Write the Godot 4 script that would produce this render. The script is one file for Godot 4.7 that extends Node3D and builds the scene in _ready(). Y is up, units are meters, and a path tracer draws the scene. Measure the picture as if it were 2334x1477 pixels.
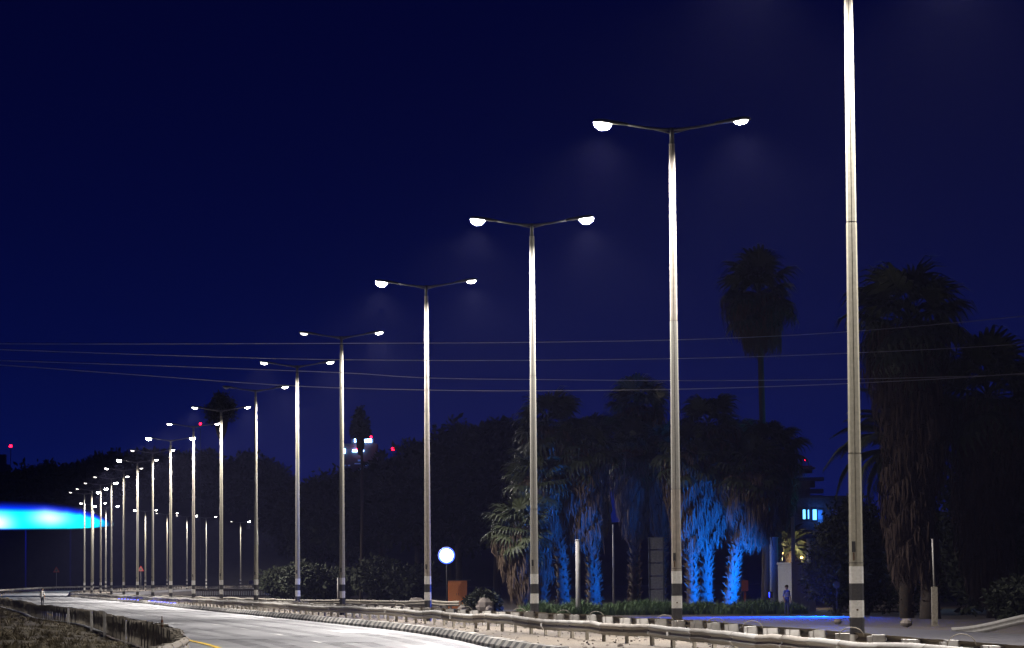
extends Node3D
# A street-lit dual road at night. x to the right, z is -depth; depth is written as d below.

var rng := RandomNumberGenerator.new()
var used := {}
var M := {}
const LAMP_ENERGY := 820.0
const LAMP_WHITE := Color(1.0, 0.975, 0.965)

# x of each line as a function of depth: [depth, x]
var POLE := [[20, 16.0], [57.5, 11.9], [91.5, 8.39], [125.9, 5.49], [159.5, .88], [192.6, -4.43], [232.1, -10.65], [263, -15.2], [295.9, -20.4], [329.7, -25.8], [363, -31.1], [397.8, -36.5], [434.3, -41.95], [467.9, -47.1], [501.4, -52.3], [540.1, -58.15], [572.7, -63.3], [606.6, -68.5], [629.5, -72.3], [680, -78.5], [725, -81.6], [760, -82.9], [816, -80.4], [860, -79.8], [895, -78.3], [915, -75.3], [985, -72], [1042, -71.4], [1120, -70]]
var KERB := [[20, 8.5], [60, 5.4], [84, 3.0], [120, -.8], [138, -2.3], [164, -5.2], [188, -8.6], [209, -11.6], [248, -17.5], [321, -28.3], [404, -39.9], [500, -54.8], [608, -70.8], [680, -81.2], [737, -86.0], [780, -87.2], [850, -84], [920, -80], [1000, -77], [1100, -74], [1120, -73.5]]
var EDGE := [[20, 1.5], [60, -2.5], [95, -6.6], [122.6, -9.8], [139, -12.2], [172, -17.5], [204, -22.4], [240, -29.2], [284, -35.8], [382, -51.0], [500, -68.2], [612, -82.9], [700, -96], [760, -102], [820, -104], [900, -102], [1000, -95], [1100, -90], [1120, -89]]
var RAIL := [[70, 9.2], [85, 7.3], [98, 6.1], [115, 4.4], [123.5, 3.0], [140.8, 1.0], [162.8, -2.1], [188, -5.5], [215, -9.7], [270, -18.0], [329, -27.3], [400, -38.5], [525, -57.6], [630, -74.2], [690, -81.7], [740, -84.6], [790, -85.4], [850, -82.6], [920, -78.5], [1000, -75.5], [1100, -73]]
var LRAIL := [[70, -7.2], [83, -7.8], [90, -8.1], [96, -8.7], [105, -9.6], [116, -10.9], [126, -12.3], [134, -13.5], [150, -15.9], [172, -19.0], [204, -23.8], [241, -30.7], [284, -37.1], [382, -52.4], [500, -69.6], [612, -84.3], [640, -88.2]]
var FAR_EDGE := [[20, 31], [60, 26], [110, 21.5], [150, 18], [200, 9], [260, -1.5], [320, -12], [400, -26], [500, -42], [600, -58], [700, -69], [760, -71.5], [816, -70], [900, -66], [1000, -61], [1120, -59]]


func _ready() -> void:
	# ---------- camera, sky, exposure
	var cam := Camera3D.new()
	cam.name = "camera"
	cam.position = Vector3(0, 2.1, 0)
	cam.rotation_order = EULER_ORDER_YXZ
	cam.rotation = Vector3(atan(587.5 / 8500.0), 0, -0.0067)
	cam.fov = rad_to_deg(2.0 * atan(738.5 / 8500.0))
	cam.near = 1.0
	cam.far = 6000.0
	add_child(cam)
	var env := Environment.new()
	var sky := ProceduralSkyMaterial.new()
	sky.sky_top_color = Color(0.009, 0.014, 0.155)
	sky.sky_horizon_color = Color(0.03, 0.085, 0.36)
	sky.sky_curve = 0.035
	sky.ground_horizon_color = Color(0.02, 0.03, 0.1)
	sky.ground_bottom_color = Color(0.01, 0.01, 0.03)
	sky.sun_angle_max = 1.0
	env.background_mode = Environment.BG_SKY
	env.sky = Sky.new()
	env.sky.sky_material = sky
	env.tonemap_mode = Environment.TONE_MAPPER_LINEAR
	env.tonemap_exposure = 1.0
	env.sdfgi_enabled = true
	env.ssao_enabled = true
	env.ssil_enabled = true
	env.fog_enabled = true
	env.fog_density = 0.000042
	env.fog_light_color = Color(0.74, 0.74, 1.0)
	var we := WorldEnvironment.new()
	we.name = "environment"
	we.environment = env
	add_child(we)
	rng.seed = 7
	make_materials()
	# ---------- structure
	build_ground()
	build_roads()
	build_hills()
	build_lamp_posts()
	build_rails()
	# ---------- buildings and vegetation
	build_buildings()
	build_palms()
	build_trees()
	build_grass()
	# ---------- small things
	build_wires()
	build_street_things()
	build_people()


# ------------------------------------------------------------------ helpers
func numbered(n: String) -> String:
	if not used.has(n):
		used[n] = 0
		return n
	used[n] += 1
	return "%s_%03d" % [n, used[n]]

func V(x: float, y: float, d: float) -> Vector3:
	return Vector3(x, y, -d)

func gy(d: float) -> float:
	return 0.8 * smoothstep(640.0, 900.0, d)

func xs(t: Array, d: float) -> float:
	var n := t.size()
	if d <= t[0][0]:
		return t[0][1]
	for i in n - 1:
		if d <= t[i + 1][0]:
			var a: Array = t[i]
			var b: Array = t[i + 1]
			var p: Array = t[maxi(i - 1, 0)]
			var q: Array = t[mini(i + 2, n - 1)]
			var h: float = b[0] - a[0]
			var ma: float = (b[1] - p[1]) / (b[0] - p[0])
			var mb: float = (q[1] - a[1]) / (q[0] - a[0])
			var u: float = (d - a[0]) / h
			var u2 := u * u
			var u3 := u2 * u
			return (2 * u3 - 3 * u2 + 1) * a[1] + (u3 - 2 * u2 + u) * h * ma + (3 * u2 - 2 * u3) * b[1] + (u3 - u2) * h * mb
	return t[n - 1][1]

func slope(t: Array, d: float) -> float:
	return (xs(t, d + 1.0) - xs(t, d - 1.0)) / 2.0

# points along a line at equal true spacing, as Vector2(x, depth)
func along(t: Array, d0: float, d1: float, step: float) -> Array:
	var out := []
	var d := d0
	while d <= d1:
		out.append(Vector2(xs(t, d), d))
		d += step / sqrt(1.0 + slope(t, d) ** 2)
	return out

func lin(r: float, g: float, b: float) -> Color:
	return Color(r, g, b).linear_to_srgb()

func noise_tex(freq: float, lo: Color, hi: Color, seed_: int, octaves := 4, size := 512, kind := FastNoiseLite.TYPE_SIMPLEX_SMOOTH) -> NoiseTexture2D:
	var n := FastNoiseLite.new()
	n.seed = seed_
	n.frequency = freq
	n.noise_type = kind
	n.fractal_octaves = octaves
	var t := NoiseTexture2D.new()
	t.width = size
	t.height = size
	t.seamless = true
	t.noise = n
	var g := Gradient.new()
	g.set_color(0, lo)
	g.set_color(1, hi)
	t.color_ramp = g
	return t

func mat(called: String, c: Color, rough := 0.8, metal := 0.0) -> StandardMaterial3D:
	var m := StandardMaterial3D.new()
	m.resource_name = called
	m.albedo_color = c
	m.roughness = rough
	m.metallic = metal
	M[called] = m
	return m

func tex_mat(called: String, lo: Color, hi: Color, rough: float, metres: float, freq: float, seed_: int, bump := 0.0, metal := 0.0) -> StandardMaterial3D:
	var m := mat(called, Color.WHITE, rough, metal)
	m.albedo_texture = noise_tex(freq, lo, hi, seed_)
	m.uv1_triplanar = true
	m.uv1_world_triplanar = true
	m.uv1_scale = Vector3.ONE / metres
	if bump > 0.0:
		m.heightmap_enabled = true
		m.heightmap_texture = noise_tex(freq * 2.0, Color.BLACK, Color.WHITE, seed_ + 50)
		m.heightmap_scale = bump
	return m

func glow(called: String, c: Color, e: float) -> StandardMaterial3D:
	var m := mat(called, Color(0.8, 0.8, 0.8), 0.5)
	m.emission_enabled = true
	m.emission = c
	m.emission_energy_multiplier = e
	return m

func make_materials() -> void:
	var a := tex_mat("asphalt", lin(.19, .19, .19), lin(.35, .35, .35), 0.42, 9.0, 0.012, 1, 0.0)
	a.metallic_specular = 0.6
	a.detail_enabled = true
	a.detail_blend_mode = BaseMaterial3D.BLEND_MODE_MUL
	a.detail_albedo = noise_tex(0.09, Color(.72, .72, .72), Color(1, 1, 1), 3)
	a.uv2_triplanar = true
	a.uv2_world_triplanar = true
	a.uv2_scale = Vector3.ONE * 0.7
	var tw := mat("tyre_wear", Color.WHITE, 0.4)
	tw.transparency = BaseMaterial3D.TRANSPARENCY_ALPHA
	tw.albedo_texture = noise_tex(0.02, Color(.3, .3, .3, 0.0), Color(.3, .3, .3, .42), 31)
	tw.uv1_triplanar = true
	tw.uv1_world_triplanar = true
	tw.uv1_scale = Vector3.ONE / 14.0
	tex_mat("patch_dark", lin(.12, .12, .125), lin(.24, .24, .24), 0.5, 5.0, 0.02, 32)
	tex_mat("patch_light", lin(.24, .24, .235), lin(.42, .42, .41), 0.5, 5.0, 0.02, 33)
	mat("crack", lin(.03, .03, .03), 0.35)
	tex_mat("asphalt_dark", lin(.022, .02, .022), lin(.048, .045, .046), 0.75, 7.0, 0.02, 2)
	tex_mat("soil", lin(.025, .018, .014), lin(.07, .053, .04), 0.95, 6.0, 0.02, 4, 3.0)
	tex_mat("sand", lin(.06, .049, .036), lin(.17, .142, .105), 0.95, 2.5, 0.03, 5, 2.0)
	tex_mat("verge_soil", lin(.025, .02, .012), lin(.09, .072, .042), 0.95, 3.0, 0.025, 6, 4.0)
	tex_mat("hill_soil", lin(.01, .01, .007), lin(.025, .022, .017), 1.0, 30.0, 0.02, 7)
	tex_mat("concrete", lin(.19, .175, .13), lin(.28, .26, .2), 0.75, 1.6, 0.02, 8, 0.15)
	tex_mat("concrete_grey", lin(.18, .17, .145), lin(.26, .25, .215), 0.75, 1.1, 0.03, 40, 0.15)
	tex_mat("concrete_pink", lin(.20, .175, .14), lin(.3, .265, .22), 0.75, 2.1, 0.02, 41, 0.15)
	tex_mat("steel_pale", lin(.26, .25, .225), lin(.4, .385, .355), 0.5, 1.3, 0.015, 42, 0.0, 0.25)
	tex_mat("steel_stained", lin(.14, .12, .095), lin(.32, .3, .265), 0.6, 0.9, 0.02, 43, 0.0, 0.2)
	tex_mat("band_white", lin(.42, .41, .37), lin(.6, .59, .545), 0.6, 0.9, 0.02, 9)
	tex_mat("band_black", lin(.018, .018, .02), lin(.045, .042, .042), 0.6, 0.9, 0.02, 10)
	tex_mat("kerb_white", lin(.22, .21, .18), lin(.38, .36, .32), 0.8, 0.8, 0.03, 11)
	tex_mat("kerb_black", lin(.03, .03, .03), lin(.1, .095, .09), 0.8, 0.8, 0.03, 12)
	tex_mat("steel", lin(.22, .205, .18), lin(.36, .345, .315), 0.55, 1.8, 0.015, 13, 0.0, 0.25)
	tex_mat("steel_old", lin(.11, .095, .07), lin(.21, .185, .14), 0.75, 1.2, 0.02, 14, 0.0, 0.1)
	mat("lamp_metal", lin(.10, .10, .10), 0.5, 0.3)
	mat("dark_metal", lin(.035, .035, .035), 0.5, 0.3)
	mat("bolt", lin(.12, .11, .1), 0.5, 0.5)
	mat("white_paint", lin(.75, .74, .7), 0.6)
	mat("rust", lin(.09, .05, .025), 0.9)
	mat("worn_paint", lin(.55, .54, .52), 0.7)
	mat("yellow_paint", lin(.62, .42, .03), 0.6)
	mat("red_paint", lin(.5, .04, .03), 0.5)
	mat("red_dark", lin(.13, .02, .015), 0.7)
	mat("wire", lin(.30, .285, .27), 0.4, 0.4)
	tex_mat("palm_thatch", lin(.045, .029, .018), lin(.19, .13, .082), 0.95, 0.7, 0.03, 15)
	tex_mat("palm_thatch_dimmed", lin(.02, .011, .008), lin(.085, .052, .036), 0.95, 0.9, 0.03, 45)  # same thatch darkened to look less lit, for two palms
	tex_mat("palm_trunk", lin(.04, .03, .022), lin(.12, .095, .07), 0.95, 0.8, 0.03, 16, 1.0)
	var l := tex_mat("palm_leaf", lin(.022, .03, .012), lin(.068, .078, .032), 0.55, 1.5, 0.03, 17)
	l.backlight_enabled = true
	l.backlight = Color(.3, .3, .3)
	l = tex_mat("leaf", lin(.012, .016, .007), lin(.036, .042, .018), 0.9, 2.0, 0.03, 18)
	l.backlight_enabled = true
	l.backlight = Color(.25, .25, .25)
	tex_mat("bark", lin(.04, .03, .022), lin(.1, .08, .06), 0.95, 0.8, 0.03, 19, 1.0)
	l = tex_mat("green_grass", lin(.05, .09, .035), lin(.17, .24, .1), 0.7, 1.0, 0.03, 20)
	l.backlight_enabled = true
	l.backlight = Color(.3, .3, .3)
	l = tex_mat("dry_grass", lin(.035, .028, .013), lin(.17, .135, .07), 0.8, 1.4, 0.03, 21)
	l.backlight_enabled = true
	l.backlight = Color(.2, .2, .2)
	tex_mat("rock", lin(.08, .065, .055), lin(.2, .17, .145), 0.95, 0.9, 0.03, 22, 2.0)
	tex_mat("plaster", lin(.22, .2, .18), lin(.36, .33, .29), 0.9, 4.0, 0.02, 23)
	tex_mat("grey_panel", lin(.07, .07, .075), lin(.13, .125, .125), 0.7, 2.0, 0.02, 24)
	tex_mat("cabin_white", lin(.36, .35, .33), lin(.5, .49, .46), 0.6, 1.5, 0.02, 25)
	tex_mat("orange_paint", lin(.5, .15, .03), lin(.62, .21, .05), 0.6, 1.0, 0.02, 26)
	mat("brown_glass", lin(.09, .03, .012), 0.15)
	mat("tower_wall", lin(.10, .10, .12), 0.8)
	mat("dark_glass", lin(.02, .02, .025), 0.15)
	var p := mat("person", Color.WHITE, 0.85)
	p.vertex_color_use_as_albedo = true
	glow("lamp_white", Color(1, .97, .93), 40.0)
	glow("lamp_bright", Color(1, .97, .93), 160.0)
	glow("lamp_dim", Color(1, .97, .93), 3.0)
	mat("lamp_off", lin(.12, .12, .12), 0.3)
	glow("blue_flood", Color(.35, .65, 1.0), 120.0)
	glow("blue_small", Color(.02, .12, 1.0), 6.0)
	glow("blue_halo", Color(.05, .3, 1.0), 1.6)
	glow("red_light", Color(1.0, .03, .12), 25.0)
	glow("sign_white", Color(.55, .74, 1.0), 14.0)
	glow("window_cyan", Color(.12, .4, .8), .45)
	glow("window_blue", Color(.4, .75, 1.0), 3.0)
	glow("window_dim", Color(.05, .15, .6), .35)
	glow("warm_light", Color(1.0, .75, .42), 12.0)
	glow("cyan_light", Color(.1, .7, 1.0), 10.0)

func stnew(smooth := false) -> SurfaceTool:
	var st := SurfaceTool.new()
	st.begin(Mesh.PRIMITIVE_TRIANGLES)
	st.set_smooth_group(0 if smooth else -1)
	return st

func tri(st: SurfaceTool, a: Vector3, b: Vector3, c: Vector3) -> void:
	st.add_vertex(a)
	st.add_vertex(b)
	st.add_vertex(c)

func quad(st: SurfaceTool, a: Vector3, b: Vector3, c: Vector3, d: Vector3) -> void:   # clockwise seen from the front
	tri(st, a, b, c)
	tri(st, a, c, d)

func box(st: SurfaceTool, c: Vector3, s: Vector3, b := Basis()) -> void:
	var h := [b.x * s.x / 2, b.y * s.y / 2, b.z * s.z / 2]
	for k in 3:
		for sg in [-1.0, 1.0]:
			var n: Vector3 = h[k] * sg
			var u: Vector3 = h[(k + 1) % 3]
			var v: Vector3 = h[(k + 2) % 3] * sg
			quad(st, c + n - u - v, c + n - u + v, c + n + u + v, c + n + u - v)

func tube(st: SurfaceTool, pts: Array, radii: Array, sides := 8, caps := true, turn := 0.0) -> void:
	var rings := []
	var side := Vector3.ZERO
	for i in pts.size():
		var t: Vector3 = (pts[mini(i + 1, pts.size() - 1)] - pts[maxi(i - 1, 0)]).normalized()
		if side == Vector3.ZERO:
			side = t.cross(Vector3.UP if absf(t.y) < 0.9 else Vector3.BACK).normalized()
		side = (side - t * side.dot(t)).normalized()
		var up := t.cross(side)
		var ring := []
		for k in sides:
			var a := TAU * k / sides + turn
			ring.append(pts[i] + (side * cos(a) + up * sin(a)) * radii[i])
		rings.append(ring)
	for i in rings.size() - 1:
		for k in sides:
			var k2 := (k + 1) % sides
			quad(st, rings[i][k], rings[i + 1][k], rings[i + 1][k2], rings[i][k2])
	if caps:
		for k in range(1, sides - 1):
			tri(st, rings[0][0], rings[0][k], rings[0][k + 1])
			tri(st, rings[-1][0], rings[-1][k + 1], rings[-1][k])

# eight-sided shaft with a narrow vertical seam on its front and back; rows of [y, r]
func shaft(st: SurfaceTool, rows: Array) -> void:
	var P := []
	for k in 8:
		var a := TAU * k / 8
		if k == 2 or k == 6:
			for q in [-.075, -.05, .05, .075]:
				P.append(Vector3(cos(a + q), 0, sin(a + q)) * (1.0 if absf(q) > .06 else .9) * (.985))
		else:
			P.append(Vector3(cos(a), 0, sin(a)))
	var n := P.size()
	for i in rows.size() - 1:
		for k in n:
			var u: Vector3 = P[k]
			var w: Vector3 = P[(k + 1) % n]
			var a := Vector3(0, rows[i][0], 0)
			var b := Vector3(0, rows[i + 1][0], 0)
			quad(st, a + u * rows[i][1], a + w * rows[i][1], b + w * rows[i + 1][1], b + u * rows[i + 1][1])

# vertical prism/lathe: rows of [y, rx, rz]
func lathe(st: SurfaceTool, rows: Array, sides: int, turn := 0.0, at := Vector3.ZERO, caps := true) -> void:
	for i in rows.size() - 1:
		for k in sides:
			var p := []
			for q in [[i, k], [i, k + 1], [i + 1, k + 1], [i + 1, k]]:
				var r: Array = rows[q[0]]
				var a: float = TAU * q[1] / sides + turn
				p.append(at + Vector3(cos(a) * r[1], r[0], sin(a) * r[2]))
			quad(st, p[0], p[1], p[2], p[3])
	if caps:
		for e in [0, rows.size() - 1]:
			var r: Array = rows[e]
			for k in range(1, sides - 1):
				var p := []
				for q in [0, k, k + 1]:
					var a: float = TAU * q / sides + turn
					p.append(at + Vector3(cos(a) * r[1], r[0], sin(a) * r[2]))
				if e == 0:
					tri(st, p[0], p[2], p[1])
				else:
					tri(st, p[0], p[1], p[2])

func done(st: SurfaceTool) -> ArrayMesh:
	st.generate_normals()
	return st.commit()

func put(called: String, mesh: Mesh, m: Material, parent: Node = null, at := Vector3.ZERO, turn := Basis()) -> MeshInstance3D:
	var o := MeshInstance3D.new()
	o.mesh = mesh
	o.material_override = m
	o.transform = Transform3D(turn, at)
	if parent == null:
		o.name = numbered(called)
		add_child(o)
	else:
		o.name = called
		parent.add_child(o, true)
	return o

func obj(called: String, st: SurfaceTool, m: Material, parent: Node = null, at := Vector3.ZERO, turn := Basis()) -> MeshInstance3D:
	return put(called, done(st), m, parent, at, turn)

func tag(o: Node, label: String, category: String, group := "") -> Node:
	o.set_meta("label", label)
	o.set_meta("category", category)
	if group:
		o.set_meta("group", group)
	return o

func structure(o: Node, label := "") -> Node:
	o.set_meta("kind", "structure")
	if label:
		o.set_meta("label", label)
	return o

func stuff(o: Node) -> Node:
	o.set_meta("kind", "stuff")
	return o

func thing(called: String, at: Vector3, label: String, category: String, group := "", turn := 0.0) -> Node3D:
	var o := Node3D.new()
	o.name = numbered(called)
	o.position = at
	o.rotation.y = turn
	add_child(o)
	tag(o, label, category, group)
	return o

func multi(called: String, mesh: Mesh, m: Material, places: Array, parent: Node = null) -> MultiMeshInstance3D:
	var mm := MultiMesh.new()
	mm.transform_format = MultiMesh.TRANSFORM_3D
	mm.mesh = mesh
	mm.instance_count = places.size()
	for i in places.size():
		mm.set_instance_transform(i, places[i])
	var o := MultiMeshInstance3D.new()
	o.multimesh = mm
	o.material_override = m
	if parent == null:
		o.name = numbered(called)
		add_child(o)
	else:
		o.name = called
		parent.add_child(o, true)
	o.set_meta("kind", "stuff")
	return o

func spot(at: Vector3, towards: Vector3, c: Color, e: float, angle: float, soft: float, size: float, parent: Node = null) -> void:
	var l := SpotLight3D.new()
	l.name = "lamp_light"
	l.light_color = c
	l.light_energy = e
	l.spot_angle = angle
	l.spot_angle_attenuation = soft
	l.spot_range = 120.0
	l.spot_attenuation = 2.0
	l.light_size = size
	l.shadow_enabled = true
	var p: Node = self if parent == null else parent
	p.add_child(l, true)
	l.transform = Transform3D(Basis.looking_at(towards, Vector3.FORWARD if absf(towards.normalized().y) > 0.95 else Vector3.UP), at)

func omni(at: Vector3, c: Color, e: float, size: float, parent: Node = null) -> void:
	var l := OmniLight3D.new()
	l.name = "lamp_light"
	l.light_color = c
	l.light_energy = e
	l.light_size = size
	l.omni_range = 60.0
	l.omni_attenuation = 2.0
	l.shadow_enabled = true
	l.position = at
	var p: Node = self if parent == null else parent
	p.add_child(l, true)

func rnd(a: float, b: float) -> float:
	return rng.randf_range(a, b)

func rdir() -> Vector3:
	var y := rnd(-1, 1)
	var a := rnd(0, TAU)
	var r := sqrt(1 - y * y)
	return Vector3(cos(a) * r, y, sin(a) * r)


# ------------------------------------------------------------------ ground and roads
func strip(called: String, fa: Callable, fb: Callable, d0: float, d1: float, step: float, up: float, m: Material, cuts := 1) -> MeshInstance3D:
	var st := stnew(true)
	var d := d0
	while d < d1 - 0.01:
		var e := minf(d + step, d1)
		for k in cuts:
			var u := float(k) / cuts
			var w := float(k + 1) / cuts
			var a: float = fa.call(d)
			var b: float = fb.call(d)
			var a2: float = fa.call(e)
			var b2: float = fb.call(e)
			quad(st, V(lerpf(a, b, u), gy(d) + up, d), V(lerpf(a2, b2, u), gy(e) + up, e), V(lerpf(a2, b2, w), gy(e) + up, e), V(lerpf(a, b, w), gy(d) + up, d))
		d = e
	return obj(called, st, m)

func build_ground() -> void:
	var st := stnew(true)
	var X := [-900, -500, -250, -150, -100, -60, -30, 0, 30, 80, 200, 500, 900]
	var D := [-120, 0, 60, 120, 200, 300, 420, 560, 640, 700, 760, 820, 900, 1100, 1500, 2600]
	for i in X.size() - 1:
		for j in D.size() - 1:
			quad(st, V(X[i], gy(D[j]) - .06, D[j]), V(X[i], gy(D[j + 1]) - .06, D[j + 1]), V(X[i + 1], gy(D[j + 1]) - .06, D[j + 1]), V(X[i + 1], gy(D[j]) - .06, D[j]))
	structure(obj("ground", st, M.soil), "dark bare ground around the roads")
	# grassy bank left of the road
	var n := FastNoiseLite.new()
	n.seed = 5
	n.frequency = 0.16
	st = stnew(true)
	var rows := []
	var d := 60.0
	while d < 420.0:
		var row := []
		for k in 26:
			var u := k / 25.0
			var x := xs(LRAIL, d) - .3 - 34.0 * u * u
			row.append(V(x, bank(x, d, n), d))
		rows.append(row)
		d += 1.2
	for i in rows.size() - 1:
		for k in 25:
			quad(st, rows[i][k + 1], rows[i + 1][k + 1], rows[i + 1][k], rows[i][k])
	structure(obj("grass_bank", st, M.verge_soil), "uneven dry grass bank in the bottom left corner")

func bank(x: float, d: float, n: FastNoiseLite) -> float:
	var off := xs(LRAIL, d) - .3 - x
	return -0.03 + smoothstep(0.0, 3.0, off) * (0.12 + 0.28 * n.get_noise_2d(x, d) + 0.12 * n.get_noise_2d(x * 3.0, d * 3.0)) + 0.01 * off

func build_roads() -> void:
	structure(strip("road", func(q): return xs(EDGE, q) - 1.3 - .4, func(q): return xs(KERB, q) + .1, 20, 1118, 6, 0.0, M.asphalt, 4), "pale lit asphalt carriageway curving away to the left")
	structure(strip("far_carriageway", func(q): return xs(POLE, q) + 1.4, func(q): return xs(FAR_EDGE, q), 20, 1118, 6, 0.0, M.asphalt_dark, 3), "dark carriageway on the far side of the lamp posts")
	var med := structure(strip("median", func(q): return xs(KERB, q) + .40, func(q): return xs(POLE, q) + 1.4, 20, 1118, 4, 0.11, M.sand, 4), "sandy strip between kerb and lamp posts")
	# scattered stones on the median
	var stone := rock_mesh(3, 0.5)
	var places := []
	for i in 700:
		var q := 60.0 + 240.0 * rng.randf() ** 1.5
		var x := lerpf(xs(KERB, q) + .7, xs(POLE, q) + 1.0, rng.randf())
		places.append(Transform3D(Basis(rdir(), rnd(0, TAU)).scaled(Vector3.ONE * rnd(.02, .06) * (2.6 if rng.randf() < .05 else 1.0)), V(x, .12, q)))
	multi("gravel", stone, M.rock, places, med)
	# wear and repairs on the asphalt, sheets a few millimetres thick
	var road := get_node("road")
	for lane in [.17, .29, .5, .62, .8, .91]:
		var tr := strip("tyre_track", func(q): return lerpf(xs(EDGE, q), xs(KERB, q), lane) - .32, func(q): return lerpf(xs(EDGE, q), xs(KERB, q), lane) + .32, 60, 700, 6, 0.004, M.tyre_wear)
		tr.reparent(road)
	for i in 26:
		var a := 100.0 + 14.0 * i + rnd(-5, 5)
		var lo := rnd(0.05, .75)
		var hi := minf(lo + rnd(.12, .45), .96)
		var e := a + rnd(2.5, 14.0)
		var pa := strip("repair_patch", func(q): return lerpf(xs(EDGE, q), xs(KERB, q), lo), func(q): return lerpf(xs(EDGE, q), xs(KERB, q), hi), a, e, 4, 0.008 + .0004 * i, [M.patch_dark, M.patch_light, M.patch_dark][i % 3])  # patch tones also imitate bright and dark bands of lamplight
		pa.reparent(road)
	for i in 22:
		var a := 98.0 + 15.0 * i + rnd(-6, 6)
		var u0 := rnd(.05, .9)
		var st := stnew()
		var p := Vector2(u0, a)
		for k in 9:
			var q := p + Vector2(rnd(-.05, .05), rnd(.3, 1.4))
			var x0 := lerpf(xs(EDGE, p.y), xs(KERB, p.y), clampf(p.x, .02, .98))
			var x1 := lerpf(xs(EDGE, q.y), xs(KERB, q.y), clampf(q.x, .02, .98))
			quad(st, V(x0 - .035, .021, p.y), V(x1 - .035, .021, q.y), V(x1 + .035, .021, q.y), V(x0 + .035, .021, p.y))
			p = q
		obj("crack_seal", st, M.crack, road)
	# painted lines
	structure(strip("yellow_edge_line", func(q): return xs(EDGE, q), func(q): return xs(EDGE, q) + .17, 20, 1110, 5, 0.024, M.yellow_paint), "yellow line along the left edge of the road")
	var dash := Node3D.new()
	dash.name = "lane_line"
	add_child(dash)
	structure(dash, "broken white lane line along the middle of the carriageway")
	var q2 := 53.5
	while q2 < 640.0:
		var st := stnew()
		for s in 4:
			var a := q2 + s
			var fx := func(q): return lerpf(xs(EDGE, q), xs(KERB, q), 0.36 if q < 100 else 0.45)
			quad(st, V(fx.call(a) - .08, .024, a), V(fx.call(a + 1) - .08, .024, a + 1), V(fx.call(a + 1) + .08, .024, a + 1), V(fx.call(a) + .08, .024, a))
		obj("dash", st, M.worn_paint, dash)
		q2 += 19.3
	# kerb stones, painted in turn
	var kerb := Node3D.new()
	kerb.name = "median_kerb"
	add_child(kerb)
	structure(kerb, "worn black and white kerb along the right of the road")
	var st2 := stnew()
	var w := .42
	var prof := [Vector2(0, 0), Vector2(.02, .12), Vector2(.16, .30), Vector2(w, .31), Vector2(w, 0)]
	for z in [[0.012, 0.985]]:
		for i in 4:
			quad(st2, Vector3(prof[i].x, prof[i].y, -z[0]), Vector3(prof[i].x, prof[i].y, -z[1]), Vector3(prof[i + 1].x, prof[i + 1].y, -z[1]), Vector3(prof[i + 1].x, prof[i + 1].y, -z[0]))
		for e in z:
			for i in [1, 2, 3]:
				if e == z[0]:
					tri(st2, Vector3(prof[0].x, prof[0].y, -e), Vector3(prof[i].x, prof[i].y, -e), Vector3(prof[i + 1].x, prof[i + 1].y, -e))
				else:
					tri(st2, Vector3(prof[0].x, prof[0].y, -e), Vector3(prof[i + 1].x, prof[i + 1].y, -e), Vector3(prof[i].x, prof[i].y, -e))
	var km := done(st2)
	var pts := along(KERB, 96, 1000, 1.0)
	var rest := [[], []]
	for i in pts.size() - 1:
		var p: Vector2 = pts[i]
		var b := Basis(Vector3.UP, -atan(slope(KERB, p.y))) * Basis.from_euler(Vector3(rnd(-.01, .01), rnd(-.015, .015), rnd(-.03, .03)))
		var at := V(p.x + rnd(-.015, .015), gy(p.y) + rnd(-.012, .006), p.y)
		if i < 290:
			put("kerb_stone", km, M.kerb_white if i % 2 else M.kerb_black, kerb, at, b)
		else:
			rest[i % 2].append(Transform3D(b, at))
	multi("far_kerb_stones", km, M.kerb_black, rest[0], kerb)
	multi("far_kerb_stones", km, M.kerb_white, rest[1], kerb)

func build_hills() -> void:
	for h in [["hill", -150.0, 1180.0, 160.0, 118.0, 37.0, "low dark hill behind the bend on the left"], ["hill", 40.0, 1500.0, 260.0, 300.0, 24.0, "low dark rise behind the trees in the middle"]]:
		var st := stnew(true)
		var n := FastNoiseLite.new()
		n.seed = 11
		n.frequency = 0.012
		var N := 28
		var P := []
		for i in N + 1:
			var row := []
			for j in N + 1:
				var u := i / float(N) * 2 - 1
				var v := j / float(N) * 2 - 1
				var k := maxf(0.0, 1 - u * u) * maxf(0.0, 1 - v * v)
				row.append(V(h[1] + u * h[3], .5 + h[5] * sqrt(k) * (0.85 + .3 * n.get_noise_2d(u * 100, v * 100)), h[2] + v * h[4]))
			P.append(row)
		for i in N:
			for j in N:
				quad(st, P[i][j], P[i][j + 1], P[i + 1][j + 1], P[i + 1][j])
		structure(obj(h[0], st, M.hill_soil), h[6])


# ------------------------------------------------------------------ lamp posts
var pole_mesh := {}

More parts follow.
